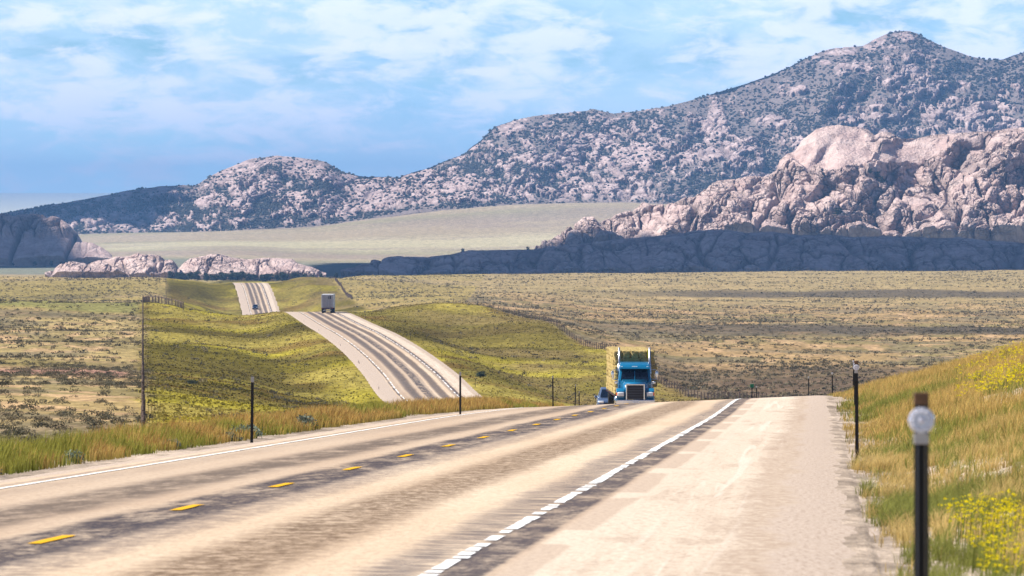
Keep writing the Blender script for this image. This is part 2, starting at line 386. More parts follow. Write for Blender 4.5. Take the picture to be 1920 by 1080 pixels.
base = lay(base, t.m('MULTIPLY', farm_, t.m('MAXIMUM', band(-1.9, .35, .5, .5), band(1.9, .35, .5, .5))), .75, (.09, .08, .085, 1))
base = lay(base, t.m('MULTIPLY', farm_, t.m('MAXIMUM', band(-3.9, .10, .2, .3), band(3.9, .10, .2, .3))), .9, (.07, .065, .075, 1), t.ramp(t.noise(t.scalev(P2, 1, .12, 1), 1, 3, .6), .38, .55))
base = lay(base, band(3.52, .10, .36, .8), .92, sealb, t.ramp(cross2, .42, .54))
base = lay(base, band(4.02, .17, .10, .25), .97, (.06, .056, .07, 1), tx)
shadeL = t.ramp(a_, -5.0, -4.1, 0, 1)
# brown rectangular rub patches beside the right edge line
ph = t.m('FRACT', t.m('DIVIDE', t.m('ADD', s_, -62.9), 17.6))
pj = t.m('ADD', a_, t.m('MULTIPLY', t.m('SUBTRACT', grain, .5), .12))
patch = t.m('MULTIPLY', t.ramp(t.m('ADD', ph, t.m('MULTIPLY', t.m('SUBTRACT', slow, .5), .6)), .76, .79, 1, 0), t.ramp(t.m('ADD', pj, t.m('MULTIPLY', t.m('SUBTRACT', slow, .5), .3)), 4.56, 4.64, 1, 0))
patch = t.m('MULTIPLY', t.m('MAXIMUM', patch, t.ramp(pj, 4.26, 4.32, .8, 0)), t.ramp(a_, 4.18, 4.24))
base = lay(base, t.ramp(a_, 4.2, 4.35), .85, (.60, .515, .425, 1))
base = lay(base, patch, .55, (.38, .285, .22, 1))
# right shoulder: pale, faint tyre arcs, brown grit at its edge
arc = t.noise(t.scalev(P2, 2.6, .035, 1), 1, 4, .6, .3)
base = lay(base, t.m('MULTIPLY', t.ramp(a_, 4.7, 5.1), t.ramp(arc, .5, .68)), .45, (.42, .33, .26, 1))
ebn = t.m('ADD', a_, t.m('MULTIPLY', t.m('SUBTRACT', t.noise(t.scalev(P2, .4, .22, 1), 1, 4, .6), .5), 1.1))
base = lay(base, t.m('MULTIPLY', t.ramp(ebn, 5.7, 6.15), t.ramp(ebn, 6.35, 6.6, 1, 0)), .6, (.27, .19, .14, 1), t.ramp(grain, .35, .6, .4, 1))
gravelR = t.ramp(ebn, 6.3, 6.5)
gravelL = t.ramp(t.m('ADD', a_, t.m('MULTIPLY', t.m('SUBTRACT', cross, .5), .5)), -4.35, -4.1, 1, 0)
gr = t.m('MAXIMUM', gravelR, gravelL)
gcolr = t.mix(t.ramp(fine, .35, .65), (.27, .205, .16, 1), (.66, .56, .48, 1))
sh = t.ramp(a_, 4.4, 4.9)
blot = t.noise(t.scalev(P2, 1.3, .16, 1), 1, 6, .7, .6)
base = lay(base, t.m('MULTIPLY', sh, t.ramp(blot, .50, .68)), .45, (.34, .255, .195, 1))
base = lay(base, t.m('MULTIPLY', sh, t.ramp(grain, .48, .66)), .50, (.32, .24, .185, 1))
pale = t.noise(t.scalev(P2, 3.2, .03, 1), 1, 3, .5, .8)
base = lay(base, t.m('MULTIPLY', t.ramp(a_, 4.7, 5.2), t.m('MULTIPLY', t.ramp(pale, .56, .64), t.ramp(a_, 6.2, 5.6, 0, 1))), .55, (.68, .60, .52, 1))
base = t.mix(gr, base, gcolr)
base = t.mix(t.m('MULTIPLY', t.ramp(fine, .44, .62), .46), base, (.25, .19, .15, 1))
# far side: wheel tracks polished dark
t.l.new(base, b.inputs['Base Color'])
bumpto(t, b, grain, .25, .02)
ys = [6.0]
while ys[-1] < 3100: ys.append(ys[-1]+max(1.0, min(8.0, ys[-1]*0.006)))
ys = np.array(ys); r = road_xz(ys); eL, eR = road_edges(ys); tl = road_tilt(ys)
slen = np.concatenate([[0], np.cumsum(np.hypot(np.diff(ys), np.diff(r[:, 0])))])+6
nt_ = 25; ts = eL[:, None]+(eR-eL)[:, None]*np.linspace(0, 1, nt_)[None]
jag = (fbm(ys/1.7, ys*0, 4, 3)-.5)*0.9*np.clip(1-(ys-300)/900, .3, 1)
ts[:, -1] += jag+.15; ts[:, 0] -= (fbm(ys/2.1, ys*0+9, 4, 3)-.5)*0.8
RXv = r[:, 0][:, None]+ts; RYv = np.repeat(ys[:, None], nt_, 1); crown = -0.016*np.abs(ts)*(1-sst(170, 262, ys))[:, None]*(np.abs(ts) < 9)
RZv = r[:, 1][:, None]+tl[:, None]*ts+crown
edge = np.zeros(nt_); edge[0] = edge[-1] = 1
RZv = RZv-edge[None]*0.07-(np.arange(nt_) == nt_-2)[None]*0.0
road = structure(meshobj('road', np.stack([RXv.ravel(), RYv.ravel(), RZv.ravel()], 1), gridfaces(len(ys), nt_), m_road, True, {'t': ts.ravel(), 's': np.repeat(slen, nt_)}))
def road_pt(Y, tt):
    Y = np.atleast_1d(np.asarray(Y, float)); tt = np.broadcast_to(tt, Y.shape)
    # follow the road mesh exactly
    x = np.interp(Y, ys, r[:, 0]); z = np.interp(Y, ys, r[:, 1]); tlt = np.interp(Y, ys, tl); cr = np.interp(Y, ys, 1-sst(170, 262, ys))
    return np.stack([x+tt, Y, z+tlt*tt-0.016*np.abs(tt)*cr], -1)
# paint
def strips(segs, name, mat, h=0.006):
    V = []; Fq = []; rag = np.random.default_rng(3)
    for (y0, y1, t0, t1) in segs:
        st = np.concatenate([[y0], ys[(ys > y0+.01) & (ys < y1-.01)], [y1]])
        A = road_pt(st, t0); B = road_pt(st, t1)
        hh = h+st*2.0e-5
        A[:, 2] += hh; B[:, 2] += hh; A[:, 0] += rag.normal(0, .006, len(st)); B[:, 0] += rag.normal(0, .006, len(st))
        o = len(V); n = len(st)
        V += list(A)+list(B)
        for q in range(n-1): Fq.append((o+q, o+n+q, o+n+q+1, o+q+1))
    return structure(meshobj(name, np.array(V), np.array(Fq), mat))
m_white, t, b = principled('worn_white_paint', 1, 0)
P = pos(t); n = t.noise(t.scalev(P, 7, 2.5, 1), 1, 4, .7)
t.l.new(t.mix(t.ramp(n, .62, .72), (.80, .80, .80, 1), (.25, .22, .21, 1)), b.inputs['Base Color'])
m_yel, t, b = principled('yellow_road_paint', 1, 0)
P = pos(t); n = t.noise(t.scalev(P, 7, 2.5, 1), 1, 4, .7)
t.l.new(t.mix(t.ramp(n, .58, .72), (.66, .37, .03, 1), (.30, .22, .08, 1)), b.inputs['Base Color'])
segs = []; q = random.Random(5)
y = 30.0
while y < 330:
    Ln = q.choice([.5, .9, 1.5, 2.4, 3.4]); g = q.choice([.2, .35, .5, 1.0]); segs.append((y, y+Ln, 3.72, 3.72+q.uniform(.11, .15))); y += Ln+g
y = 700
while y < 2650: Ln = q.uniform(3, 9); segs.append((y, y+Ln, 3.66, 3.80)); y += Ln+q.uniform(1.5, 7)
y = 60.0
while y < 330: Ln = q.uniform(6, 20); segs.append((y, y+Ln, -3.74, -3.655)); y += Ln+q.choice([.05, .1, .3])
y = 700
while y < 2650: Ln = q.uniform(3, 9); segs.append((y, y+Ln, -3.80, -3.66)); y += Ln+q.uniform(1.5, 7)
strips(segs, 'white_edge_lines', m_white)
strips([(57+12.2*k-1.3, 57+12.2*k+1.3, -.10, .03) for k in range(-2, 15) if k < 15], 'yellow_centre_dashes', m_yel)

# ------------------------------------------------------------------ granite
def rock_material(name, ca, cb, cc_, veg, vegc=(.10, .11, .07), jsc=.085):
    m, t, b = principled(name, 1.0, .0)
    P = pos(t); k = t.attr('crack'); s = t.attr('soil')
    n = t.noise(P, .05, 5, .6); n2 = t.noise(P, .35, 4, .65); n3 = t.noise(t.scalev(P, 1, 1, .35), .18, 4, .6)
    c = t.mix(t.ramp(n, .35, .65), ca, cb)
    c = t.mix(t.m('MULTIPLY', t.ramp(n3, .5, .7), .5), c, cc_)
    c = t.mix(t.m('MULTIPLY', t.ramp(n2, .5, .75), .35), c, (.16, .12, .10, 1))
    def joints(sc, wd, off, zs=1.0):
        q1 = t.new('ShaderNodeTexNoise'); t.l.new(P, q1.inputs['Vector']); q1.inputs['Scale'].default_value = sc*.8; q1.inputs['Detail'].default_value = 4
        wv = t.new('ShaderNodeVectorMath', operation='MULTIPLY_ADD'); t.l.new(q1.outputs['Color'], wv.inputs[0]); wv.inputs[1].default_value = (.9/sc,)*3
        t.l.new(t.addv(t.scalev(P, 1, .35, zs), off, 0, off), wv.inputs[2])
        vo = t.new('ShaderNodeTexVoronoi'); vo.feature = 'DISTANCE_TO_EDGE'; t.l.new(wv.outputs[0], vo.inputs['Vector']); vo.inputs['Scale'].default_value = sc
        return t.ramp(vo.outputs['Distance'], 0.0, wd, 1, 0)
    j1 = joints(jsc, .10, 3.0, 1.3); j2 = joints(jsc*2.6, .14, 9.0, 1.5)
    jj = t.m('MULTIPLY', t.m('MAXIMUM', j1, t.m('MULTIPLY', j2, .5)), t.m('MULTIPLY', t.ramp(t.noise(P, .03, 3, .5), .42, .58, .1, 1), t.m('SUBTRACT', 1.0, t.m('MULTIPLY', t.attr('plain'), .85))))
    c = t.mix(t.m('MULTIPLY', k, .8), c, (.09, .07, .07, 1))
    c = t.mix(t.m('MULTIPLY', jj, .55), c, (.13, .095, .085, 1))
    c = t.mix(s, c, t.mix(t.ramp(n2, .4, .6), tuple(vegc)+(1,), veg))
    t.l.new(c, b.inputs['Base Color']); hb = t.m('SUBTRACT', t.m('MULTIPLY', n2, 1.4), t.m('MULTIPLY', jj, 1.0)); bumpto(t, b, hb, .9, 2.2)
    return m
m_rock = rock_material('pink_granite', (.54, .395, .365, 1), (.68, .53, .485, 1), (.33, .215, .18, 1), (.34, .29, .20, 1))
m_mtn = rock_material('mountain_granite', (.50, .375, .365, 1), (.66, .525, .50, 1), (.28, .195, .175, 1), (.28, .22, .20, 1), (.14, .13, .13), .06)

def boulders(u, v, scale, amp, seed, asp=1.0, tilt=.45):
    wx = (fbm(u/scale*.9, v/scale*.9, seed+40, 3)-.5)*1.1; wy = (fbm(u/scale*.9+31, v/scale*.9, seed+44, 3)-.5)*1.1
    f1, f2, rr, dx, dy = worley(u/scale/asp+wx, v/scale+wy, seed)
    dome = np.sqrt(np.clip(1-(f1/.82)**2, 0, 1))
    crack = 1-sst(.0, .13, f2-f1)
    ta = rr*40.0
    blk = 1-np.clip(f1/.9, 0, 1)**3
    d = amp*(dome*.5+blk*(.2+.55*rr)+tilt*(dx*np.cos(ta)+dy*np.sin(ta))-crack*.65)
    return d, crack, rr

def formation(name, prof, basepts, Y0, Y1, cols, rows, seed, scales, mat, px0, px1, nrm=(-.05, -.78, .62), soilf=None, smooth=None, spur=0, back=True, label=None, zdiv=1.0):
    pxs = np.linspace(px0, px1, cols); v = np.linspace(0, 1, rows)
    top = np.interp(pxs, [p[0] for p in prof], [p[1] for p in prof]); bas = np.interp(pxs, [p[0] for p in basepts], [p[1] for p in basepts])
    bas = np.maximum(bas, top+1)
    Vv, Px = np.meshgrid(v, pxs, indexing='ij')
    pw = Vv
    PYv = bas[None]+(top-bas)[None]*pw
    hgt = (bas-top)/max(1, (bas-top).max())
    Yv = Y0+(Y1-Y0)*(pw**1.05)*(0.35+0.65*hgt[None]**.6)
    if spur:
        sp = (fbm(Px/130+PYv/210, PYv/170, seed+3, 4, .55)-.5)*spur
        Yv = Yv+sp*np.sin(np.clip(Vv, 0, 1)*math.pi)**.6
    X = (Px-960)/F*Yv; Z = -(PYv-HY)*Yv/F
    D = np.zeros_like(X); CR = np.zeros_like(X)
    fade = sst(0, .03, Vv)*(1-.78*sst(.72, 1, Vv))
    sm = smooth(Px, PYv) if smooth else 0
    soil = soilf(Px, PYv, X, Z) if soilf else np.zeros_like(X)
    for (sc, am, asp) in scales:
        ob = .30 if sc > 10 else -.2
        d, ck, _ = boulders(X+ob*Z, (Z-ob*.5*X)/zdiv, sc, am, seed+int(sc), asp)
        if sc < 10: d = d*(.25+.75*sst(.42, .58, fbm(Px/38, PYv/26, seed+77, 3)))
        att = (1-sm*(.93 if sc < 60 else .2))*(1-soil*.85)
        D += d*att; CR = np.maximum(CR, ck*att*(.6 if sc > 10 else .35))
    D *= fade
    N = nrm
    X2 = X+N[0]*D; Y2 = Yv+N[1]*D; Z2 = Z+N[2]*D*np.where(Vv > .97, .5, 1)
    vv = [X2, Y2, Z2]; cr = CR; so_ = soil
    if back:                                        # the far side falls away behind the ridge
        nb = 14; kb = np.linspace(0.07, 1, nb)[:, None]
        Yb = Y2[-1][None]+(Y1-Y0)*1.2*kb; Xb = X2[-1][None]*(Yb/Y2[-1][None]); Zb = Z2[-1][None]-(Z2[-1]-Z2[0].min()+20)[None]*kb**1.3
        vv = [np.vstack([X2, Xb]), np.vstack([Y2, Yb]), np.vstack([Z2, Zb])]
        cr = np.vstack([cr, np.zeros_like(Xb)]); so_ = np.vstack([so_, np.ones_like(Xb)*.5]); rows += nb
    # skirt below the base so that no gap shows
    vv[2][0] -= 12
    o = structure(meshobj(name, np.stack([a.ravel() for a in vv], 1), gridfaces(rows, cols), mat, True, {'crack': cr.ravel(), 'soil': so_.ravel(), 'plain': np.concatenate([(np.zeros_like(X)+sm).ravel(), np.zeros(cr.size-X.size)])}))
    return o, (X2, Y2, Z2, soil, Px, PYv)

SIL = [(-500, 430), (-200, 418), (0, 403), (40, 395), (90, 385), (150, 376), (200, 366), (240, 357), (300, 350), (345, 347), (368, 349), (395, 330), (440, 311), (465, 300), (480, 297), (520, 292), (560, 296), (600, 301), (612, 304), (640, 322), (670, 330), (690, 332), (750, 333), (770, 326), (800, 317), (840, 300), (870, 290), (885, 276), (900, 265), (925, 240), (950, 231), (965, 226), (1000, 218), (1040, 214), (1060, 212), (1100, 208), (1112, 204), (1130, 209), (1150, 213), (1200, 208), (1250, 200), (1290, 190), (1330, 178), (1370, 166), (1400, 157), (1450, 139), (1480, 126), (1505, 112), (1540, 97), (1562, 91), (1590, 89), (1620, 86), (1640, 74), (1660, 65), (1685, 58), (1700, 58), (1718, 62), (1740, 74), (1765, 86), (1790, 95), (1820, 106), (1850, 112), (1880, 112), (1900, 104), (1920, 98), (1980, 80), (2100, 90), (2300, 140), (2600, 220)]
BAS = [(-500, 470), (0, 442), (170, 444), (260, 446), (400, 442), (560, 432), (640, 424), (700, 412), (780, 398), (850, 397), (1000, 388), (1190, 387), (1400, 387), (2600, 400)]
def mtn_soil(Px, PY, X, Z):
    a = fbm(Px/17, PY/9, 301, 4, .65); b_ = fbm(Px/95, PY/60, 311, 3)
    hi = sst(900, 1300, Px)*(1-sst(330, 380, PY))*.09
    low = sst(0, 300, -(PY-400)) * 0
    lf = (1-sst(330, 400, Px))*.13*(1-sst(395, 420, PY))
    s = sst(.50, .555, a*.62+b_*.38+hi+lf)
    for (cx, cy, rx, ry) in ((510, 352, 26, 20), (455, 388, 30, 15), (622, 384, 34, 15), (560, 375, 22, 12), (690, 392, 30, 9), (385, 385, 22, 10), (1345, 230, 20, 34), (1185, 298, 36, 14), (1450, 232, 45, 14), (1500, 172, 20, 10), (1010, 300, 40, 14), (1860, 210, 50, 12), (960, 240, 35, 14)):
        s = s*(sst(.8, 1.15, np.sqrt(((Px-cx)/rx)**2+((PY-cy)/ry)**2)+(b_-.5)*.8+(a-.5)*.6))
    foot = sst(.0, 1., (PY-(np.interp(Px, [p[0] for p in BAS], [p[1] for p in BAS])-14))/10)
    return np.clip(np.maximum(s*.95, foot*.9), 0, 1)
mtn, MD = formation('mountain', SIL, BAS, 7900, 9300, 1500, 470, 500, [(52, 11, 1.5), (19, 7.5, 1.35), (8, 3.6, 1.3)], m_mtn, -120, 2080, nrm=(-.1, -.85, .34), soilf=mtn_soil, spur=420, zdiv=.62)

FSIL = [(930, 522), (960, 500), (985, 485), (1015, 474), (1040, 464), (1060, 452), (1090, 437), (1100, 428), (1125, 425), (1150, 412), (1180, 404), (1205, 392), (1225, 396), (1250, 392), (1280, 378), (1305, 372), (1330, 352), (1345, 343), (1370, 340), (1400, 337), (1440, 333), (1456, 320), (1462, 303), (1475, 292), (1490, 284), (1505, 262), (1530, 243), (1550, 238), (1570, 236), (1600, 240), (1625, 244), (1640, 256), (1655, 249), (1672, 252), (1690, 263), (1712, 262), (1740, 258), (1780, 253), (1830, 250), (1870, 246), (1920, 240), (1990, 236), (2080, 250), (2200, 300)]
FBAS = [(930, 526), (985, 512), (1040, 500), (1100, 480), (1300, 455), (2200, 458)]
def dome_smooth(Px, PY):
    d1 = np.sqrt(((Px-1562)/88)**2+((PY-285)/52)**2); d2 = np.sqrt(((Px-1700-(300-PY)*.9)/75)**2+((PY-292)/34)**2)
    return np.clip(np.maximum(1-sst(.8, 1.05, d1), 1-sst(.75, 1.05, d2)), 0, 1)
rockf, RD = formation('rock_outcrop', FSIL, FBAS, 4740, 4960, 1150, 420, 700, [(44, 8.5, 1.5), (15, 8.0, 1.5), (7.5, 4.2, 1.4), (3.4, 1.4, 1.2)], m_rock, 932, 2160, smooth=dome_smooth, spur=130, zdiv=.8)
DSIL = [(640, 517), (690, 503), (700, 497), (735, 487), (760, 484), (800, 483), (850, 477), (880, 471), (920, 470), (1000, 468), (1060, 462), (1100, 458), (1160, 450), (1200, 447), (1260, 441), (1310, 433), (1360, 432), (1400, 438), (1450, 436), (1500, 442), (1540, 440), (1600, 446), (1680, 444), (1760, 447), (1800, 446), (1850, 452), (1900, 455), (1960, 460), (2200, 470)]
darkf, DD = formation('low_rock_shelf', DSIL, [(640, 522), (2200, 520)], 4330, 4520, 1100, 170, 900, [(38, 5.5, 2.0), (15, 3.4, 1.6), (6, 1.3, 1.3)], m_rock, 640, 2160, spur=50)
LSIL = [(-160, 430), (-60, 412), (0, 403), (12, 402), (25, 408), (40, 404), (62, 402), (80, 402), (90, 410), (98, 407), (115, 412), (128, 424), (136, 430), (144, 436), (150, 446), (154, 455), (175, 462), (190, 470), (205, 482), (212, 490)]
domef, LD = formation('rock_dome', LSIL, [(-160, 500), (0, 500), (212, 497)], 5400, 5560, 380, 240, 1100, [(70, 16, .55), (22, 6, .7), (8, 2.0, .8)], m_rock, -160, 212, spur=60, smooth=lambda a, b: sst(452, 462, b)*.9)
S1 = [(85, 517), (100, 508), (125, 500), (160, 497), (165, 503), (172, 497), (185, 489), (205, 486), (215, 483), (240, 481), (262, 479), (270, 482), (285, 478), (300, 480), (312, 489), (325, 489), (333, 500), (338, 508)]
S2 = [(332, 512), (345, 496), (358, 486), (375, 482), (395, 477), (420, 479), (440, 484), (470, 487), (500, 484), (520, 484), (548, 486), (560, 495), (585, 501), (600, 508), (612, 514)]
lowa, _a = formation('low_rocks', S1, [(85, 521), (338, 521)], 3990, 4050, 420, 90, 1300, [(26, 4.5, 1.4), (9, 2.2, 1.1), (4, .9, 1)], m_rock, 85, 338)
lowb, _b = formation('low_rocks', S2, [(332, 519), (612, 519)], 4030, 4100, 460, 80, 1400, [(18, 3.0, 1.4), (7, 2.2, 1.2), (3.5, .9, 1)], m_rock, 332, 612)

# haze ----------------------------------------------------------------
def box(name, x0, x1, y0, y1, z0, z1):
    V = [(x, y, z) for z in (z0, z1) for y in (y0, y1) for x in (x0, x1)]
    Fq = [(0, 2, 3, 1), (4, 5, 7, 6), (0, 1, 5, 4), (2, 6, 7, 3), (0, 4, 6, 2), (1, 3, 7, 5)]
    return meshobj(name, np.array(V, float), np.array(Fq))
hz = stuff(box('haze', -40000, 40000, -300, 42500, ZZ.min()-60, max(ZZ.max(), 330)+60))
m = bpy.data.materials.new('haze_air'); m.use_nodes = True; t = NT(m.node_tree); t.n.clear()
pv = t.new('ShaderNodeVolumePrincipled'); pv.inputs['Color'].default_value = (.25, .52, 1.0, 1); pv.inputs['Density'].default_value = 4.6e-5; pv.inputs['Anisotropy'].default_value = 0.0
ou = t.new('ShaderNodeOutputMaterial'); t.l.new(pv.outputs[0], ou.inputs['Volume']); hz.data.materials.append(m)

# clouds overhead whose shadows lie on the rocks and the basin --------
m_cloud, t, b = principled('cloud_white', 1.0, 0.0); b.inputs['Base Color'].default_value = (.85, .87, .9, 1)
def cloud(poly, H, z0, seed, rag=30):
    """a cloud at height H whose shadow falls on the ground polygon"""
    n = 220; P_ = np.array(poly, float); seg = np.linalg.norm(np.roll(P_, -1, 0)-P_, axis=1); cum = np.concatenate([[0], np.cumsum(seg)])
    q_ = np.linspace(0, cum[-1], n, endpoint=False); Q = np.concatenate([P_, P_[:1]])
    bx_ = np.interp(q_, cum, Q[:, 0]); by_ = np.interp(q_, cum, Q[:, 1])
    c = P_.mean(0); bx_ = bx_+(fbm(bx_/90, by_/90, seed, 4)-.5)*rag*2; by_ = by_+(fbm(bx_/80+50, by_/80, seed+3, 4)-.5)*rag*2
    sh_ = np.array([SD.x, SD.y])/SD.z*H
    V = []; Fq = []; rings = 9
    for side in (1, -1):
        for k_ in range(rings):
            f = 1-(k_/rings)**1.0
            hh = math.sqrt(max(0, 1-f*f))*(55 if side > 0 else 12)
            for x_, y_ in zip(bx_, by_):
                xx = c[0]+(x_-c[0])*f; yy = c[1]+(y_-c[1])*f
                V.append((xx+sh_[0], yy+sh_[1], z0+H+side*hh))
    V = np.array(V); V[:n*rings, 2] += fbm(V[:n*rings, 0]/70, V[:n*rings, 1]/70, seed, 3)*40*(np.repeat(np.arange(rings), n) > 0)
    for side in (0, 1):
        o_ = side*n*rings
        for k_ in range(rings-1):
            for q1 in range(n): q2 = (q1+1) % n; a_1 = o_+k_*n; b_1 = a_1+n; Fq.append((a_1+q1, a_1+q2, b_1+q2, b_1+q1))
    for q1 in range(n): Fq.append((q1, (q1+1) % n, n*rings+(q1+1) % n, n*rings+q1))
    k1 = n*(rings-1); k2 = n*rings+k1
    for kk in (k1, k2):
        for q1 in range(1, n//2): Fq.append((kk+q1-1, kk+q1, kk+n-1-q1, kk+(n-q1) % n))
    return structure(meshobj('cloud', V, np.array(Fq), m_cloud, True))
def gp(px, Y): return ((px-960)/F*Y, Y)
cloud([gp(560, 4230), gp(1000, 4230), gp(1500, 4235), gp(2400, 4240), gp(2400, 4640), gp(1900, 4660), gp(1500, 4655), gp(1230, 4655), gp(1140, 4680), gp(1060, 4800), gp(960, 4860), gp(900, 4720), gp(700, 4650)], 1500, -20, 1, 16)
cloud([gp(400, 4300), gp(560, 4250), gp(700, 4500), gp(900, 4700), gp(960, 5500), gp(820, 5900), gp(560, 5800), gp(380, 5200)], 1700, -30, 5, 40)
cloud([gp(-300, 8100), gp(120, 8120), gp(230, 8250), gp(330, 8500), gp(360, 8900), gp(340, 9900), gp(-300, 9900)], 2000, 40, 9, 60)
cloud([gp(-300, 5100), gp(10, 5150), gp(30, 5420), gp(0, 5900), gp(-300, 5900)], 1800, 0, 15, 30)

# ------------------------------------------------------------------ vegetation masses
def leaf_mat(name, trans=.35, rough=.8, mottled=True):
    m = bpy.data.materials.new(name); m.use_nodes = True; t = NT(m.node_tree); t.n.clear()
    c = t.attr('tint', 'Color'); d = t.new('ShaderNodeBsdfDiffuse'); tr = t.new('ShaderNodeBsdfTranslucent'); t.l.new(c, d.inputs[0]); t.l.new(c, tr.inputs[0])
    mx = t.new('ShaderNodeMixShader'); mx.inputs[0].default_value = trans; t.l.new(d.outputs[0], mx.inputs[1]); t.l.new(tr.outputs[0], mx.inputs[2])
    o = t.new('ShaderNodeOutputMaterial'); t.l.new(mx.outputs[0], o.inputs[0]); return m
m_grass = leaf_mat('dry_grass_blades', .45); m_sage = leaf_mat('sagebrush_leaves', .2); m_jun = leaf_mat('juniper_foliage', .1)
def clumps(X, Y, Z, R, H, K, col, seed, lsize=.42, shell=.55):
    """soft shrubs: K leaf triangles spread through a dome of radius R, height H"""
    g = np.random.default_rng(seed); n = len(X)
    th = g.uniform(0, 2*np.pi, (n, K)); u = g.uniform(0, 1, (n, K)); rr = shell+(1-shell)*g.uniform(0, 1, (n, K))
    ph = np.arccos(1-u*.98)
    cx = X[:, None]+R[:, None]*rr*np.sin(ph)*np.cos(th); cy = Y[:, None]+R[:, None]*rr*np.sin(ph)*np.sin(th); cz = Z[:, None]+H[:, None]*(rr*np.cos(ph)*.85+.08)
    Cc = np.stack([cx, cy, cz], -1)[:, :, None, :]
    s = (lsize*(R[:, None]*.6+H[:, None]*.4))[:, :, None, None]
    D = g.normal(0, 1, (n, K, 3, 3)); D /= np.linalg.norm(D, axis=-1, keepdims=True)
    V = (Cc+D*s*g.uniform(.6, 1.2, (n, K, 3, 1))).reshape(-1, 3)
    cl = np.repeat((col[:, None, :]*g.uniform(.65, 1.35, (n, K, 1))).reshape(-1, 3), 3, 0)
    return V, cl
def in_view(X, Y, m=60):
    px = 960+F*X/Y; return (px > -m) & (px < 1920+m)
# sagebrush over the plain
N = 150000
u = rng.uniform(0, 1, N); Ys = (330**1.35+u*(3750**1.35-330**1.35))**(1/1.35); Ps = rng.uniform(-80, 2000, N); Xs = (Ps-960)/F*Ys
rz = zone_row(Xs, Ys); d = fbm(Xs/24, Ys/50, 201, 3)
keep = rng.uniform(0, 1, N) < np.where(rz > .5, .02+.10*sst(.5, .7, d), .14+.50*sst(.42, .66, d)+.4*sst(820, 900, Ys)*(1-sst(1080, 1200, Ys))*(Xs > 10))*(1-.6*sst(2350, 2700, Ys))
rr_ = road_xz(Ys); keep &= np.abs(Xs-rr_[:, 0]) > 11
Xs, Ys = Xs[keep], Ys[keep]; rz = rz[keep]
Zs = ground(Xs, Ys)
n = len(Xs); base = rng.uniform(.2, .8, n)**1.5; Rr = (.20+base*.72)*(1+.25*sst(1500, 3500, Ys)); Hh = Rr*rng.uniform(.55, .85, n)
tint = np.where(rng.uniform(0, 1, (n, 1)) < .55, [[.13, .118, .075]], [[.21, .175, .11]])*rng.uniform(.7, 1.3, (n, 1))
drk = rng.uniform(0, 1, n) < .15; tint[drk] *= .5
nearm = Ys < 850; midm = (Ys >= 850) & (Ys < 1700); farm = Ys >= 1700
Vs = []; Cs = []
for mk, K in ((nearm, 90), (midm, 20), (farm, 8)):
    v, c_ = clumps(Xs[mk], Ys[mk], Zs[mk], Rr[mk], Hh[mk], K, tint[mk], 31, .19 if K > 40 else (.42 if K > 10 else .62)); Vs.append(v); Cs.append(c_)
Vs = np.concatenate(Vs); Cs = np.concatenate(Cs)
stuff(meshobj('sagebrush', Vs, np.arange(len(Vs)).reshape(-1, 3), m_sage, False, {'tint': Cs}))

def blades(X, Y, Z, H, W, lean, ca, cb, seed):
    """bent two-piece grass blades"""
    g = np.random.default_rng(seed); n = len(X); a = g.uniform(0, 2*np.pi, n); wa = g.uniform(0, np.pi, n)
    dx = np.cos(a)*lean+.10; dy = np.sin(a)*lean; wx = np.cos(wa)*W*.5; wy = np.sin(wa)*W*.5
    B = np.stack([X, Y, Z-.03], -1); Wv = np.stack([wx, wy, 0*wx], -1)
    M = B+np.stack([dx*H*.35, dy*H*.35, H*.58+.03], -1); Tt = B+np.stack([dx*H, dy*H, H*(1-.25*lean**2)+.03], -1)
    V = np.stack([B-Wv, B+Wv, M-Wv*.8, M+Wv*.8, Tt], 1).reshape(-1, 3)
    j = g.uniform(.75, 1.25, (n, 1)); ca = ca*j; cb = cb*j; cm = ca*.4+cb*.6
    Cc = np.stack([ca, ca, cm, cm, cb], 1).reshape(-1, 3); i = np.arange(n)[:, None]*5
    Ft = np.concatenate([i+[0, 1, 3], i+[0, 3, 2], i+[2, 3, 4]], 1).reshape(-1, 3)
    return V, Ft, Cc
def grass_obj(name, X, Y, H, W, lean, ca, cb, seed):
    Z = ground(X, Y); V, Ft, Cc = blades(X, Y, Z, H, W, lean, ca, cb, seed)
    return stuff(meshobj(name, V, Ft, m_grass, False, {'tint': Cc}))
def pick(mask, a, b): return np.where(mask[:, None], np.array([a]), np.array([b]))
# right verge and bank
N = 420000
Ys = 38+(rng.uniform(0, 1, N)**.85)*300; tt = 7.35+rng.uniform(0, 1, N)**1.15*18
r_ = road_xz(Ys); Xs = r_[:, 0]+tt
k = in_view(Xs, Ys, 90) & (960+F*Xs/Ys < 2080)
patchy = fbm(Xs/.9, Ys/2.2, 301, 3); bare = fbm(Xs/2.0, Ys/6, 19, 3)
edgein = sst(7.35, 8.3, tt+(patchy-.5)*1.4)
k &= (rng.uniform(0, 1, N) < (.10+.9*sst(.33, .5, patchy))*edgein*(1-.93*sst(.56, .62, bare))*(1-.92*bare_patch(Xs, Ys)))
Xs, Ys, tt, pt = Xs[k], Ys[k], tt[k], patchy[k]; n = len(Xs)
green = (fbm(Xs/1.4, Ys/5, 311, 3)+rng.normal(0, .06, n)) < (.49-.15*sst(8.4, 10.2, tt)+.05*sst(13, 15, tt)); gold = rng.uniform(0, 1, n) < .5
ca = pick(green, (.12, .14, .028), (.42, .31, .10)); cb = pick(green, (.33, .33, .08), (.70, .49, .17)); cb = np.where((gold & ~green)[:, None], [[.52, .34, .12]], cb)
H = (.16+.34*rng.beta(2.2, 2, n))*(.6+.8*pt)*sst(7.1, 8.8, tt).clip(.45, 1)
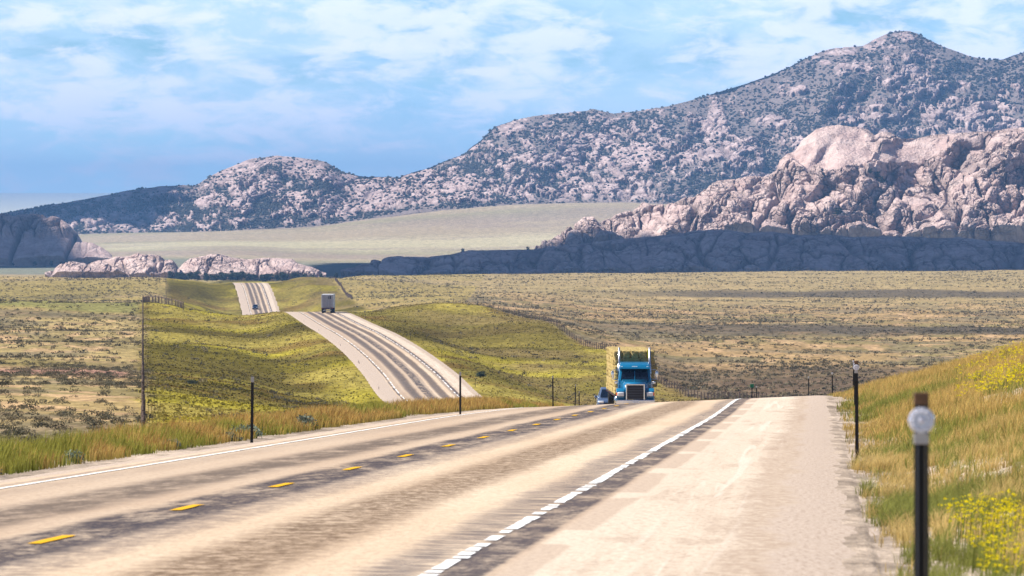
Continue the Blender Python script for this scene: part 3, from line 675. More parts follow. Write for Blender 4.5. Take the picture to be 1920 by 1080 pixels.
grass_obj('verge_grass', Xs, Ys, H*np.where(Ys < 90, .8, 1), rng.uniform(.005, .010, n)*(1+Ys/200), rng.uniform(.1, .65, n), ca, cb, 5)
NR = n
# the nearest turf: low tufts
nT = 9000; Yt = 36+rng.uniform(0, 1, nT)*80; Xt = road_xz(Yt)[:, 0]+7.35+rng.uniform(0, 1, nT)**1.2*6; kk = (960+F*Xt/Yt < 2050) & (rng.uniform(0, 1, nT) < sst(7.3, 8.2, Xt-road_xz(Yt)[:, 0]+(fbm(Xt, Yt/3, 88, 2)-.5)*1.4)*(1-.85*sst(.56, .62, fbm(Xt/2.0, Yt/6, 19, 3)))*(1-.92*bare_patch(Xt, Yt)))
Xt, Yt = Xt[kk], Yt[kk]; K = 34; n = len(Xt); gt = fbm(Xt/1.2, Yt/4, 322, 3) < (.50-.08*sst(8.6, 10.5, Xt-road_xz(Yt)[:, 0])); ht = rng.uniform(.10, .30, n)
Xs = (Xt[:, None]+rng.normal(0, .045, (n, K))).ravel(); Ys = (Yt[:, None]+rng.normal(0, .06, (n, K))).ravel(); gg = np.repeat(gt, K)
ca = pick(gg, (.13, .15, .03), (.44, .34, .13)); cb = pick(gg, (.32, .33, .09), (.70, .52, .21))
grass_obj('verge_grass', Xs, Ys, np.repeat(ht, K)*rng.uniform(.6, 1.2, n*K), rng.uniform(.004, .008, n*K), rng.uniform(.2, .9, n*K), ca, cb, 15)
# left verge
N = 300000
Ys = 78+(rng.uniform(0, 1, N)**.9)*300; eL_, _e = road_edges(Ys); tt = eL_-.15-rng.uniform(0, 1, N)**1.3*6.5
r_ = road_xz(Ys); Xs = r_[:, 0]+tt; pt = fbm(Xs/1.1, Ys/3, 401, 3); off = eL_-tt
k = in_view(Xs, Ys, 90) & (rng.uniform(0, 1, N) < (.25+.75*sst(.35, .5, pt))*sst(-.1, .8, off+(pt-.5)*1.3))
Xs, Ys, off, pt = Xs[k], Ys[k], off[k], pt[k]; n = len(Xs)
green = (fbm(Xs/1.6, Ys/6, 411, 3)+rng.normal(0, .05, n)) < .45; rust = rng.uniform(0, 1, n) < .45
ca = pick(green, (.13, .15, .03), (.25, .21, .055)); cb = pick(green, (.32, .30, .06), (.56, .38, .12)); cb = np.where((rust & ~green)[:, None], [[.44, .23, .08]], cb)
H = (.2+.34*rng.beta(2.4, 2, n))*(.6+.8*pt)*sst(-.2, 1.0, off).clip(.5, 1)
grass_obj('verge_grass', Xs, Ys, H, rng.uniform(.006, .012, n)*(1+Ys/170), rng.uniform(.08, .45, n), ca, cb, 6)
# taller grass over the right of way further on
N = 80000
u = rng.uniform(0, 1, N); Ys = (380**1.1+u*(1500**1.1-380**1.1))**(1/1.1); Xs = (rng.uniform(-40, 1960, N)-960)/F*Ys
r_ = road_xz(Ys); a1, b1 = road_edges(Ys); tt = Xs-r_[:, 0]
k = (zone_row(Xs, Ys) > .5) & ((tt < a1-.6) | (tt > b1+.6)); Xs, Ys = Xs[k], Ys[k]; n = len(Xs)
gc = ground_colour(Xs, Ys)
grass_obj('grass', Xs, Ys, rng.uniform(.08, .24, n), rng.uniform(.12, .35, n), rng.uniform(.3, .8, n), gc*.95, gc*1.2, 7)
# yellow wildflowers: small blossom heads on stems
def flowers(Xs, Ys, size, seed):
    n = len(Xs); Zs = ground(Xs, Ys); H = rng.uniform(.22, .42, n); K = 10
    v, c_ = clumps(Xs, Ys, Zs+H, np.full(n, size), np.full(n, size*.8), K, np.tile([[.78, .66, .02]], (n, 1)), seed, .5, .3)
    V2, F2, C2 = blades(Xs, Ys, Zs, H*1.05, np.full(n, .01), np.full(n, .05), np.tile([[.14, .17, .04]], (n, 1)), np.tile([[.25, .28, .05]], (n, 1)), seed+1)
    V = np.concatenate([v, V2]); Ft = np.concatenate([np.arange(len(v)).reshape(-1, 3), F2+len(v)]); Cc = np.concatenate([c_, C2])
    return V, Ft, Cc
n = 900; Yf = rng.uniform(46, 64, n); Pf = 1850+rng.normal(0, 75, n); Xf = (Pf-960)/F*Yf
k = (Xf-road_xz(Yf)[:, 0] > 8.0) & (fbm(Xf/.5, Yf/1.5, 500, 3) > .42); a = flowers(Xf[k], Yf[k], .028, 50)
n = 1500; Yf = rng.uniform(150, 262, n); Pf = 1890+rng.normal(0, 60, n); Xf = (Pf-960)/F*Yf
k = (Pf < 2010) & (fbm(Xf/2, Yf/10, 502, 3) > .40) & (Pf > 1790); b2 = flowers(Xf[k], Yf[k], .055, 60)
V = np.concatenate([a[0], b2[0]]); Ft = np.concatenate([a[1], b2[1]+len(a[0])]); Cc = np.concatenate([a[2], b2[2]])
stuff(meshobj('yellow_wildflowers', V, Ft, m_grass, False, {'tint': Cc}))

# junipers over the mountain
def blobs(X, Y, Z, R, H, col, seed):
    """dense little conifers: jittered icospheres"""
    bm = bmesh.new(); bmesh.ops.create_icosphere(bm, subdivisions=1, radius=1); bv = np.array([v.co[:] for v in bm.verts]); bf = np.array([[v.index for v in f.verts] for f in bm.faces]); bm.free()
    g = np.random.default_rng(seed); n = len(X); m_ = len(bv)
    J = g.uniform(.65, 1.25, (n, m_, 1)); Q = bv[None]*J
    V = np.stack([X[:, None]+Q[..., 0]*R[:, None], Y[:, None]+Q[..., 1]*R[:, None], Z[:, None]+(Q[..., 2]+.75)*H[:, None]*.55], -1).reshape(-1, 3)
    Ft = (bf[None]+np.arange(n)[:, None, None]*m_).reshape(-1, 3)
    Cc = np.repeat(col, m_, 0)*g.uniform(.7, 1.3, (n*m_, 1))
    return V, Ft, Cc
X2, Y2, Z2, soil, Px_, Py_ = MD
flat = rng.integers(0, X2.size, 80000)
sv = soil.ravel()[flat]; pxv = Px_.ravel()[flat]; pyv = Py_.ravel()[flat]
top = np.interp(pxv, [p[0] for p in SIL], [p[1] for p in SIL]); bas_ = np.interp(pxv, [p[0] for p in BAS], [p[1] for p in BAS])
pr = (.08+.50*sst(.3, .8, sv))*(.40+1.1*sst(.40, .57, fbm(pxv/60, pyv/34, 601, 4)))*sst(0, 10, bas_-pyv)
pr *= np.where(pyv < top+14, .55, 1)
k = rng.uniform(0, 1, len(flat)) < pr; fl = flat[k]; n = len(fl)
Rj = rng.uniform(1.2, 2.7, n); Hj = Rj*rng.uniform(1.0, 1.5, n)
V, Ft, Cc = blobs(X2.ravel()[fl], Y2.ravel()[fl], Z2.ravel()[fl]-.4, Rj, Hj, rng.uniform(.7, 1.2, (n, 1))*np.array([[.07, .074, .068]]), 71)
stuff(meshobj('juniper_woodland', V, Ft, m_jun, False, {'tint': Cc}))
print('clumps', len(Vs)//3, 'right blades', NR, 'junipers', n)

# ------------------------------------------------------------------ object builders
class MB:
    def __init__(s): s.bm = bmesh.new()
    def box(s, c, d, rz=0, rx=0, ry=0, bev=0.0, taper=None):
        r_ = bmesh.ops.create_cube(s.bm, size=1); vs = r_['verts']
        if taper:
            for v in vs:
                if v.co.z > 0: v.co.x *= taper[0]; v.co.y *= taper[1]
        M = Matrix.Translation(c) @ Matrix.Rotation(rz, 4, 'Z') @ Matrix.Rotation(ry, 4, 'Y') @ Matrix.Rotation(rx, 4, 'X') @ Matrix.Diagonal((*d, 1))
        bmesh.ops.transform(s.bm, matrix=M, verts=vs)
        if bev:
            es = list({e_ for v in vs for e_ in v.link_edges})
            bmesh.ops.bevel(s.bm, geom=es, offset=bev, segments=2, affect='EDGES', profile=.6)
        return s
    def cyl(s, a, b, r0, r1=None, n=14, caps=True):
        a = Vector(a); b = Vector(b); r1 = r0 if r1 is None else r1; d = b-a
        M = Matrix.Translation((a+b)/2) @ d.to_track_quat('Z', 'Y').to_matrix().to_4x4()
        bmesh.ops.create_cone(s.bm, cap_ends=caps, segments=n, radius1=r0, radius2=r1, depth=d.length, matrix=M); return s
    def prism(s, prof, x0, x1, x0b=None, x1b=None, bev=0.0, top=None):
        """profile [(y, z)] swept across x; top: (inset, zmin) narrows above zmin"""
        A = [s.bm.verts.new((x0, y, z)) for y, z in prof]; B = [s.bm.verts.new((x1, y, z)) for y, z in prof]
        if top:
            for v in A: v.co.x += top[0]*max(0, (v.co.z-top[1]))
            for v in B: v.co.x -= top[0]*max(0, (v.co.z-top[1]))
        n = len(prof); fs = [s.bm.faces.new(A), s.bm.faces.new(B[::-1])]
        for i in range(n): fs.append(s.bm.faces.new((A[i], B[i], B[(i+1) % n], A[(i+1) % n])))
        bmesh.ops.recalc_face_normals(s.bm, faces=fs)
        if bev: bmesh.ops.bevel(s.bm, geom=list({e_ for f_ in fs for e_ in f_.edges}), offset=bev, segments=2, affect='EDGES', profile=.6)
        return s
    def tube(s, pts, r, n=8):
        for a, b in zip(pts[:-1], pts[1:]): s.cyl(a, b, r, n=n)
        return s
    def quad(s, *p): s.bm.faces.new([s.bm.verts.new(q_) for q_ in p]); return s
    def build(s, name, mat, parent=None, smooth=False):
        me = bpy.data.meshes.new(name); s.bm.to_mesh(me); s.bm.free(); me.materials.append(mat)
        if smooth:
            for p in me.polygons: p.use_smooth = True
        o = bpy.data.objects.new(name, me); C.objects.link(o)
        if parent: o.parent = parent
        return o
def empty(name, loc, rz=0):
    o = bpy.data.objects.new(name, None); o.location = loc; o.rotation_euler = (0, 0, rz); o.empty_display_size = .3; C.objects.link(o); return o
def kids(o): return [c for c in C.objects if c.parent == o]
def dup(o, parent=None, ks=None):
    c = o.copy(); C.objects.link(c); c.parent = parent
    for ch in (o.children if ks is None else ks): dup(ch, c)
    return c
M_ = {}
def mat(name, *a, **k):
    if name not in M_: M_[name] = plain(name, *a, **k)
    return M_[name]
def gloss(name, col, rough=.25, metal=0, coat=0, var=.05):
    if name not in M_:
        m = plain(name, col, rough, .5, metal, var, 3.0); m.node_tree.nodes['Principled BSDF'].inputs['Coat Weight'].default_value = coat; M_[name] = m
    return M_[name]
chrome = gloss('chrome', (.75, .76, .78), .22, 1.0); black = mat('black_steel', (.012, .011, .012), .45, .4); rubber = mat('tyre_rubber', (.02, .02, .02), .85, .2)
blue = gloss('teal_blue_paint', (.004, .15, .31), .25, 0, .8); dglass = gloss('dark_glass', (.006, .012, .025), .12)
lampw = gloss('lamp_glass', (.82, .85, .88), .12); amber = gloss('amber_lens', (.85, .17, .02), .3); red = gloss('red_lens', (.5, .02, .02), .3)
alu = gloss('aluminium', (.55, .55, .56), .38, .7)

def wheel(parent, x, y, r_, w_, name='wheel', rim=chrome):
    o = MB().cyl((x-w_/2, y, r_), (x+w_/2, y, r_), r_*.58, n=24).build(name, black, parent)
    b_ = MB().cyl((x-w_/2, y, r_), (x+w_/2, y, r_), r_, n=28); b_.build('tyre', rubber, o)
    s_ = 1 if x > 0 else -1
    MB().cyl((x+s_*w_/2, y, r_), (x+s_*(w_/2+.02), y, r_), r_*.55, r_*.45, n=20).build('rim', rim, o)
    return o

# hay truck: its nose points to -y
def hay_truck(Y, t_, rz, rtr):
    x0 = float(road_xz(np.array([Y]))[0, 0])+t_; z0 = float(road_pt(Y, t_)[0, 2])
    R_ = empty('hay_truck', (x0, Y, z0), rz)
    tag(R_, 'teal blue semi truck with chrome grille, flatbed trailer loaded with hay', 'truck')
    # hood: tapering to the grille
    h = MB(); 
    fr = [(-.62, -.02, .75), (.62, -.02, .75), (.60, -.02, 1.68), (-.60, -.02, 1.68)]
    bk = [(-.98, 1.75, .75), (.98, 1.75, .75), (.94, 1.75, 2.0), (-.94, 1.75, 2.0)]
    a = [h.bm.verts.new(p) for p in fr]; c_ = [h.bm.verts.new(p) for p in bk]
    h.bm.faces.new(a); h.bm.faces.new(c_[::-1])
    for i in range(4): h.bm.faces.new((a[i], c_[i], c_[(i+1) % 4], a[(i+1) % 4]))
    bmesh.ops.recalc_face_normals(h.bm, faces=h.bm.faces); bmesh.ops.bevel(h.bm, geom=list(h.bm.edges), offset=.09, segments=3, affect='EDGES')
    h.build('hood', blue, R_, True)
    # cab with roof fairing and sleeper
    MB().prism([(1.70, .75), (1.70, 1.90), (2.12, 2.62), (2.35, 2.92), (2.9, 3.06), (4.7, 3.10), (4.7, .75)], -1.08, 1.08, bev=.06, top=(.11, 1.9)).build('cab', blue, R_, True)
    ws = MB(); ws.prism([(1.655, 1.93), (1.70, 1.90), (2.10, 2.60), (2.05, 2.63)], -.90, .90, top=(.13, 1.9)).build('windshield', dglass, R_)
    MB().box((0, 1.82, 2.24), (.035, .03, .70), rx=-.53).build('windshield_post', blue, R_)
    for s_ in (-1, 1):
        MB().prism([(2.15, 1.95), (2.35, 2.50), (2.95, 2.50), (2.95, 1.95)], s_*1.085-.01, s_*1.085+.01).build('side_window', dglass, R_)
    v = MB().prism([(1.80, 2.66), (2.16, 2.60), (2.20, 2.66), (1.86, 2.78)], -.98, .98, bev=.015).build('sun_visor', blue, R_)
    for x in (-.82, -.12, 0, .12, .82): MB().box((x, 1.96, 2.80), (.12, .08, .06), bev=.02).build('marker_light', lampw, R_)
    g = MB(); g.box((0, -.05, 1.20), (1.06, .06, .90)); g.build('grille', black, R_)
    k = MB()
    for x in (-.57, .57): k.box((x, -.09, 1.20), (.08, .09, 1.0), bev=.02)
    k.box((0, -.09, 1.69), (1.22, .10, .09), bev=.02); k.build('grille_surround', chrome, R_)
    k = MB()
    for z in np.arange(.80, 1.63, .105): k.box((0, -.10, z), (1.04, .02, .028))
    k.build('grille_bars', gloss('dark_chrome', (.12, .12, .14), .35, .8), R_)
    k = MB(); k.box((0, -.16, .60), (2.42, .22, .26), bev=.05); k.build('bumper', chrome, R_)
    MB().box((0, -.20, .40), (2.2, .10, .16)).build('air_dam', black, R_)
    MB().box((0, -.285, .62), (.34, .012, .16)).build('number_plate', lampw, R_)
    for s_ in (-1, 1):
        f = MB(); prof = [(.10, .62), (.02, .90), (.06, 1.28), (.34, 1.44), (.95, 1.46), (1.42, 1.28), (1.62, .72), (1.62, .55), (1.45, .55), (1.30, .92), (1.02, 1.08), (.62, 1.08), (.36, .92), (.24, .55)]
        f.prism(prof, s_*.94-.27, s_*.94+.27, bev=.05); fo = f.build('fender', blue, R_, True)
        f = MB().box((s_*.93, .02, 1.08), (.42, .12, .26), bev=.05).build('headlight', lampw, R_, True)
        MB().box((s_*1.18, .10, 1.08), (.10, .16, .20), bev=.03).build('turn_signal', amber, f)
        MB().cyl((s_*.98, 3.0, .95), (s_*.98, 3.0, 4.02), .062, n=16).cyl((s_*.98, 3.0, 1.7), (s_*.98, 3.0, 3.0), .10, n=16).build('exhaust_stack', chrome, R_, True)
        mi = MB().box((s_*1.42, 1.95, 2.30), (.17, .10, .42), bev=.03).build('mirror', chrome, R_, True)
        MB().tube([(s_*1.08, 2.1, 2.62), (s_*1.42, 1.98, 2.58), (s_*1.42, 1.98, 2.0), (s_*1.08, 2.1, 1.96)], .018).build('mirror_arm', chrome, mi)
        mi = MB().box((s_*1.22, .85, 1.80), (.19, .06, .17), bev=.03).build('hood_mirror', chrome, R_, True)
        MB().tube([(s_*.82, 1.0, 1.62), (s_*1.20, .88, 1.76)], .014).build('mirror_arm', chrome, mi)
        MB().cyl((s_*1.0, 2.1, .62), (s_*1.0, 3.9, .62), .30, n=20).build('fuel_tank', chrome, R_, True)
        MB().box((s_*1.12, 1.95, 1.50), (.03, .10, .04)).build('door_handle', chrome, R_)
        wheel(R_, s_*1.02, .85, .50, .30)
        for y in (5.1, 6.4): wheel(R_, s_*.95, y, .50, .55)
    MB().box((-.42, 3.7, .90), (.12, 6.2, .26)).box((.42, 3.7, .90), (.12, 6.2, .26)).build('chassis', black, R_)
    # flatbed behind, hinged over the drive axles
    TR = Matrix.Translation((0, 5.7, 0)) @ Matrix.Rotation(rtr, 4, 'Z')
    bed = MB().box((0, 6.0, .87), (2.55, 14.2, .12), bev=.02).box((-.45, 6.0, .66), (.14, 13.6, .26)).box((.45, 6.0, .66), (.14, 13.6, .26)).build('trailer_bed', black, R_); bed.matrix_basis = TR
    for y in np.arange(.5, 12.8, 3.0):
        MB().box((-1.29, y, .87), (.03, .10, .07)).build('side_marker', red, bed)
    for s_ in (-1, 1):
        for y in (10.4, 11.7): wheel(bed, s_*.95, y, .50, .55, 'trailer_wheel') if False else MB().cyl((s_*.95-.27, y, .38), (s_*.95+.27, y, .38), .38, n=26).build('trailer_wheel', rubber, bed)
    MB().box((0, -1.02, 1.35), (2.4, .06, .8)).build('headboard', alu, bed)
    return R_, R_.matrix_basis @ TR
SPY = 410.0
HT, MT = hay_truck(SPY, -1.80, .002, .020)
# bales: each a strung block with ragged faces
m_hay, t, b = principled('baled_hay', 1.0, .05)
P = t.new('ShaderNodeTexCoord').outputs['Object']; n = t.noise(t.scalev(P, 6, 6, 26), 1, 5, .7); n2 = t.noise(P, 1.3, 3, .6)
c = t.mix(t.ramp(n, .3, .7), (.30, .215, .08, 1), (.52, .41, .19, 1)); c = t.mix(t.m('MULTIPLY', t.ramp(n2, .5, .7), .4), c, (.34, .30, .09, 1)); t.l.new(c, b.inputs['Base Color']); bumpto(t, b, n, .8, .05)
m_string = mat('baling_twine', (.45, .25, .08), .8)
def bale_mesh(dx, dy, dz, seed):
    bm = bmesh.new(); bmesh.ops.create_cube(bm, size=1); bmesh.ops.subdivide_edges(bm, edges=bm.edges, cuts=4, use_grid_fill=True)
    q = random.Random(seed)
    for v in bm.verts:
        x, y, z = v.co; rnd = .055
        l = [max(0, abs(c_)-.34)/.16 for c_ in (x, y, z)]; pull = max(0, sum(l)-1)*rnd
        v.co = Vector((x*(1-pull)*dx+q.uniform(-.022, .022), y*(1-pull)*dy+q.uniform(-.022, .022), z*(1-pull)*dz+q.uniform(-.022, .022)))
    me = bpy.data.meshes.new('hay_bale'); bm.to_mesh(me); bm.free(); me.materials.append(m_hay); return me
LB = [bale_mesh(.56, 1.15, .465, k) for k in range(4)]; TB = [bale_mesh(1.16, .56, .465, k+9) for k in range(4)]; WB = [bale_mesh(.48, .56, .465, k+19) for k in range(3)]
q = random.Random(3); NL = 6
def bale(me, x, y, z, label, group, sc=(1, 1, 1)):
    o = bpy.data.objects.new('hay_bale', me); C.objects.link(o)
    o.matrix_world = MT @ Matrix.Translation((x+q.uniform(-.03, .03), y+q.uniform(-.03, .03), z)) @ Matrix.Rotation(q.uniform(-.035, .035), 4, 'Z') @ Matrix.Rotation(q.uniform(-.03, .03), 4, 'Y') @ Matrix.Diagonal((*sc, 1))
    tag(o, label, 'hay bale', group)
zt = .94+.235
for k in range(NL):
    z = zt+k*.47; y0 = -.62
    if k == NL-1: xs_ = [(-1.03, WB), (-.50, WB), (.02, WB), (.54, WB), (1.05, WB)]
    elif k % 2: xs_ = [(-.98, LB), (-.12, TB), (.80, WB), (1.10, WB)] if False else [(-.99, LB), (-.12, TB), (.90, TB)]
    elif k == NL-2: xs_ = [(-1.02, WB), (-.19, TB), (.86, TB)]
    else: xs_ = [(-.99, LB), (-.42, LB), (.15, LB), (.72, LB), (1.12, WB)] if False else [(-1.0, LB), (-.33, LB), (.33, LB), (1.0, LB)]
    side = ['second', 'first', 'third', 'fourth', 'fifth']
    for i, (x, bank_) in enumerate(xs_):
        if k == NL-1:
            lb = ['leftmost hay bale of the top row above the blue cab', 'top row hay bale just right of the left exhaust stack', 'middle hay bale of the top row above the blue cab', 'top row hay bale just left of the right exhaust stack', 'rightmost hay bale of the top row above the blue cab'][i]
        elif k == NL-2:
            lb = ['left end hay bale in the row just above the cab roof', 'wide hay bale left of centre just above the cab roof', 'wide hay bale at the right just above the cab roof'][min(i, 2)]
        else: lb = None
        if lb: bale(q.choice(bank_), x, y0, z, lb, 'hay bales at the front of the load', (.80 if k == NL-2 and i == 2 else 1, 1, 1))
        else: bale(q.choice(bank_), x, y0, z, 'straw coloured hay bale in the lower front rows partly behind the blue cab', 'lower front hay bales')
    for j in range(1, 13):
        y = y0+.30+j*1.08
        if k == NL-1: bale(q.choice(LB), -1.0, y, z, 'sunlit hay bale along the top left edge of the stacked load', 'top edge hay bales')
        else: bale(q.choice(LB), -1.0, y, z, 'sunlit hay bale in the side wall of the load left of the cab', 'side wall hay bales')
        if k == NL-1:
            for x in (-.38, .28, .98): bale(q.choice(LB), x, y, z, 'hay bale in the top layer behind the front row of the load', 'top layer hay bales', (1.12, 1, 1))
        elif j < 3: bale(q.choice(LB), 1.0, y, z, 'shaded hay bale on the right side of the load behind the cab', 'right side hay bales')
# pale loading strap
sp = MB().box((.88, -.95, 3.55), (.09, .02, .50)).box((.88, -.5, 3.79), (.07, .85, .03)).build('cargo_strap', mat('yellow_strap', (.75, .62, .03), .6))
sp.matrix_world = MT.copy(); tag(sp, 'yellow cargo strap over the top corner of the hay load', 'strap')

def car(name, Y, t_, rz, paint, label, kind='car', H=1.72, W=1.86, L_=4.7, suv=True):
    x0 = float(road_xz(np.array([Y]))[0, 0])+t_; z0 = float(road_pt(Y, t_)[0, 2])
    R_ = empty(name, (x0, Y, z0), rz); tag(R_, label, kind)
    hw = W/2; bl = H*.60
    MB().prism([(0, .28), (-.06, .52), (.02, .80), (.25, .98), (1.15, bl+.02), (L_-.1, bl+.06), (L_, .8), (L_, .35), (L_-.3, .26)], -hw, hw, bev=.07).build('body', paint, R_, True)
    MB().prism([(1.18, bl), (1.92, H-.10), (2.4, H), (L_-.7, H-.02), (L_-.12, bl+.06)], -hw*.90, hw*.90, bev=.05, top=(.30, bl)).build('cabin', paint, R_, True)
    MB().prism([(1.20, bl+.06), (1.86, H-.14), (1.82, H-.12), (1.14, bl+.06)], -hw*.80, hw*.80, top=(.28, bl)).build('windshield', dglass, R_)
    for s_ in (-1, 1):
        MB().prism([(1.55, bl+.07), (2.05, H-.14), (L_-.9, H-.14), (L_-.55, bl+.09)], s_*hw*.90-.008, s_*hw*.90+.008).build('side_window', dglass, R_) if False else None
        sw = MB(); a_0 = s_*(hw*.905); a_1 = s_*(hw*.905-.30*(H-.14-bl))
        sw.quad((a_0, 1.60, bl+.07), (a_1, 2.05, H-.14), (a_1, L_-.9, H-.14), (a_0, L_-.55, bl+.07)); sw.build('side_window', dglass, R_)
        MB().box((s_*hw*.74, .06, .76), (.36, .22, .16), bev=.05).build('headlight', lampw, R_, True)
        MB().box((s_*(hw+.10), 1.55, bl+.05), (.20, .12, .16), bev=.04).build('mirror', paint, R_, True)
        for y in (.92, L_-1.0): wheel(R_, s_*(hw-.12), y, .36, .24, rim=alu)
    MB().box((0, -.045, .62), (W*.5, .05, .20), bev=.01).build('grille', black, R_)
    MB().box((0, -.09, .38), (W*.86, .10, .16), bev=.03).build('bumper', black, R_, True)
    MB().box((0, -.15, .42), (.31, .01, .15)).build('number_plate', lampw, R_)
    return R_
car('passenger_car', 446, -2.62, .01, gloss('silver_blue_paint', (.10, .15, .26), .25, .3, .6), 'silver blue SUV half hidden behind the hay load of the blue truck', 'car')
car('passenger_car', 2340, -1.9, -.03, gloss('dark_blue_paint', (.015, .04, .10), .3, .2, .6), 'dark blue car alone on the farthest stretch of road', 'car', H=1.85, W=2.0)

# box trailer driving away
def away_truck(Y, t_, rz):
    x0 = float(road_xz(np.array([Y]))[0, 0])+t_; z0 = float(road_pt(Y, t_)[0, 2])
    R_ = empty('box_truck', (x0, Y, z0), rz); tag(R_, 'grey box trailer truck seen from behind, driving away over the far crest', 'truck')
    MB().box((0, 7.0, 2.62), (2.56, 13.9, 2.86), bev=.04).build('trailer_box', gloss('weathered_trailer_white', (.60, .60, .61), .45, .2), R_)
    side = MB()
    for k in range(44): side.box((-1.295, .35+k*.315, 2.62), (.03, .05, 2.6))
    side.build('side_ribs', alu, R_)
    for s_ in (-1, 1):
        d = MB().box((s_*.61, -.02, 2.60), (1.18, .05, 2.62), bev=.01)
        for k in range(9): d.box((s_*.61, -.05, 1.42+k*.29), (1.10, .02, .03))
        d.build('rear_door', gloss('grey_door_panel', (.34, .33, .37), .5, .3), R_)
        MB().cyl((s_*.22, -.10, 1.25), (s_*.22, -.10, 3.95), .035, n=8).cyl((s_*.98, -.10, 1.25), (s_*.98, -.10, 3.95), .03, n=8).build('lock_rod', alu, R_)
        MB().box((s_*1.10, -.08, 1.08), (.20, .05, .10)).build('tail_lamp', red, R_)
        MB().box((s_*.95, .45, .55), (.58, .04, .60)).build('mud_flap', black, R_)
        for y in (1.2, 2.5, 10.6, 11.9): MB().cyl((s_*.95-.27, y, .5), (s_*.95+.27, y, .5), .5, n=22).build('wheel', rubber, R_)
        wheel(R_, s_*1.0, 16.2, .5, .3)
    MB().box((.35, -.06, 3.40), (.16, .05, .62)).box((.72, -.06, 3.40), (.22, .05, .62)).build('door_vent', black, R_)
    MB().box((0, -.04, 1.07), (2.5, .10, .22)).box((0, 6, .98), (.9, 13, .24)).build('rear_sill', gloss('maroon_sill', (.07, .02, .05), .5), R_)
    MB().box((0, .02, .60), (1.9, .08, .10)).box((-.5, .02, .8), (.08, .08, .4)).box((.5, .02, .8), (.08, .08, .4)).build('rear_bumper', alu, R_)
    MB().box((0, 16.0, 2.0), (2.35, 3.4, 2.3), bev=.12).build('cab', gloss('white_cab_paint', (.6, .6, .6), .3), R_)
    return R_
away_truck(1392, 1.75, -.004)

# roadside delineators ----------------------------------------------------
m_refl = gloss('clear_reflector', (.58, .57, .66), .12, .0, 1.0, .10)
m_band = gloss('galvanised_band', (.42, .40, .40), .4, .6); m_rust = mat('rusty_steel', (.16, .09, .05), .8)
def delineator(X, Y, H, label, group, refl=True, lean=0.0, zb=None):
    z = gz(X, Y)-.05 if zb is None else zb
    o = empty('delineator_post', (X, Y, z), 0); o.rotation_euler = (0, lean, 0); tag(o, label, 'road post', group)
    p = MB(); p.box((0, .010, H/2), (.030, .004, H)).box((-.017, -.006, H/2), (.004, .036, H), rz=.35).box((.017, -.006, H/2), (.004, .036, H), rz=-.35).box((-.024, -.022, H/2), (.012, .004, H)).box((.024, -.022, H/2), (.012, .004, H))
    if Y > 60: p.box((0, -.004, H/2), (.056, .03, H))
    p.build('post', black, o)
    if refl:
        d = MB(); d.cyl((0, -.030, H-.11), (0, -.050, H-.11), .054, .050, n=36); d.build('reflector', m_refl, o, False)
        r2 = MB()
        for a in range(12): r2.cyl((math.cos(a/12*6.283)*.037, -.0505, H-.11+math.sin(a/12*6.283)*.037), (math.cos(a/12*6.283)*.037, -.055, H-.11+math.sin(a/12*6.283)*.037), .008, .003, n=8)
        r2.cyl((0, -.0505, H-.11), (0, -.056, H-.11), .016, .006, n=12); r2.build('reflector_beads', gloss('bead_glass', (.70, .70, .80), .15), o)
        MB().box((0, -.004, H-.185), (.060, .046, .045), bev=.004).build('bracket', m_band, o)
        MB().box((0, -.004, H-.022), (.060, .044, .050), bev=.004).build('post_cap', m_rust, o)
    else: MB().box((0, -.006, H-.05), (.062, .04, .11), bev=.004).build('bracket', m_band, o)
    return o
def dl(px, Y, pytop, label, group, refl=True, lean=0.0):
    X = pxX(px, Y); zt_ = -(pytop-HY)*Y/F; zb = gz(X, Y)-.05; return delineator(X, Y, zt_-zb, label, group, refl, lean, zb)
GR = 'reflector posts along the right shoulder'; GL = 'dark posts along the left shoulder'; GF = 'thin road posts on the far stretch'
dl(1727, 26, 737, 'large out-of-focus black post with a clear round reflector, nearest the camera', GR)
dl(1607, 110, 677, 'black reflector post at the grass edge, second nearest on the right shoulder', GR, lean=-.008)
dl(1603, 205, 677, 'black post hidden for the most part behind the second right-hand post', GR)
dl(1600.5, 268, 673, 'black post with a small white reflector standing just left of the second right-hand post', GR)
dl(1560.5, 330, 696, 'post with white reflector beyond the crest, next left of the paired posts', GR)
dl(1516, 390, 704, 'small thin post beyond the crest midway along the right shoulder', GR)
dl(1418.5, 460, 722, 'tiny post with white reflector beside the small green marker', GR)
dl(472, 130, 707, 'tall black post by the left grass verge, nearest on the left', GL, False, .012)
dl(863, 192, 698, 'black post in front of the bottom of the far road', GL, False)
dl(1037, 285, 705, 'black leaning post on the left shoulder between the far road and the blue truck', GL, False, -.01)
dl(1078, 350, 721, 'short dark post left of the silver SUV, the taller of a close pair', GL, False, .02)
dl(1086, 400, 734, 'short dark post left of the silver SUV, the shorter of a close pair', GL, False)
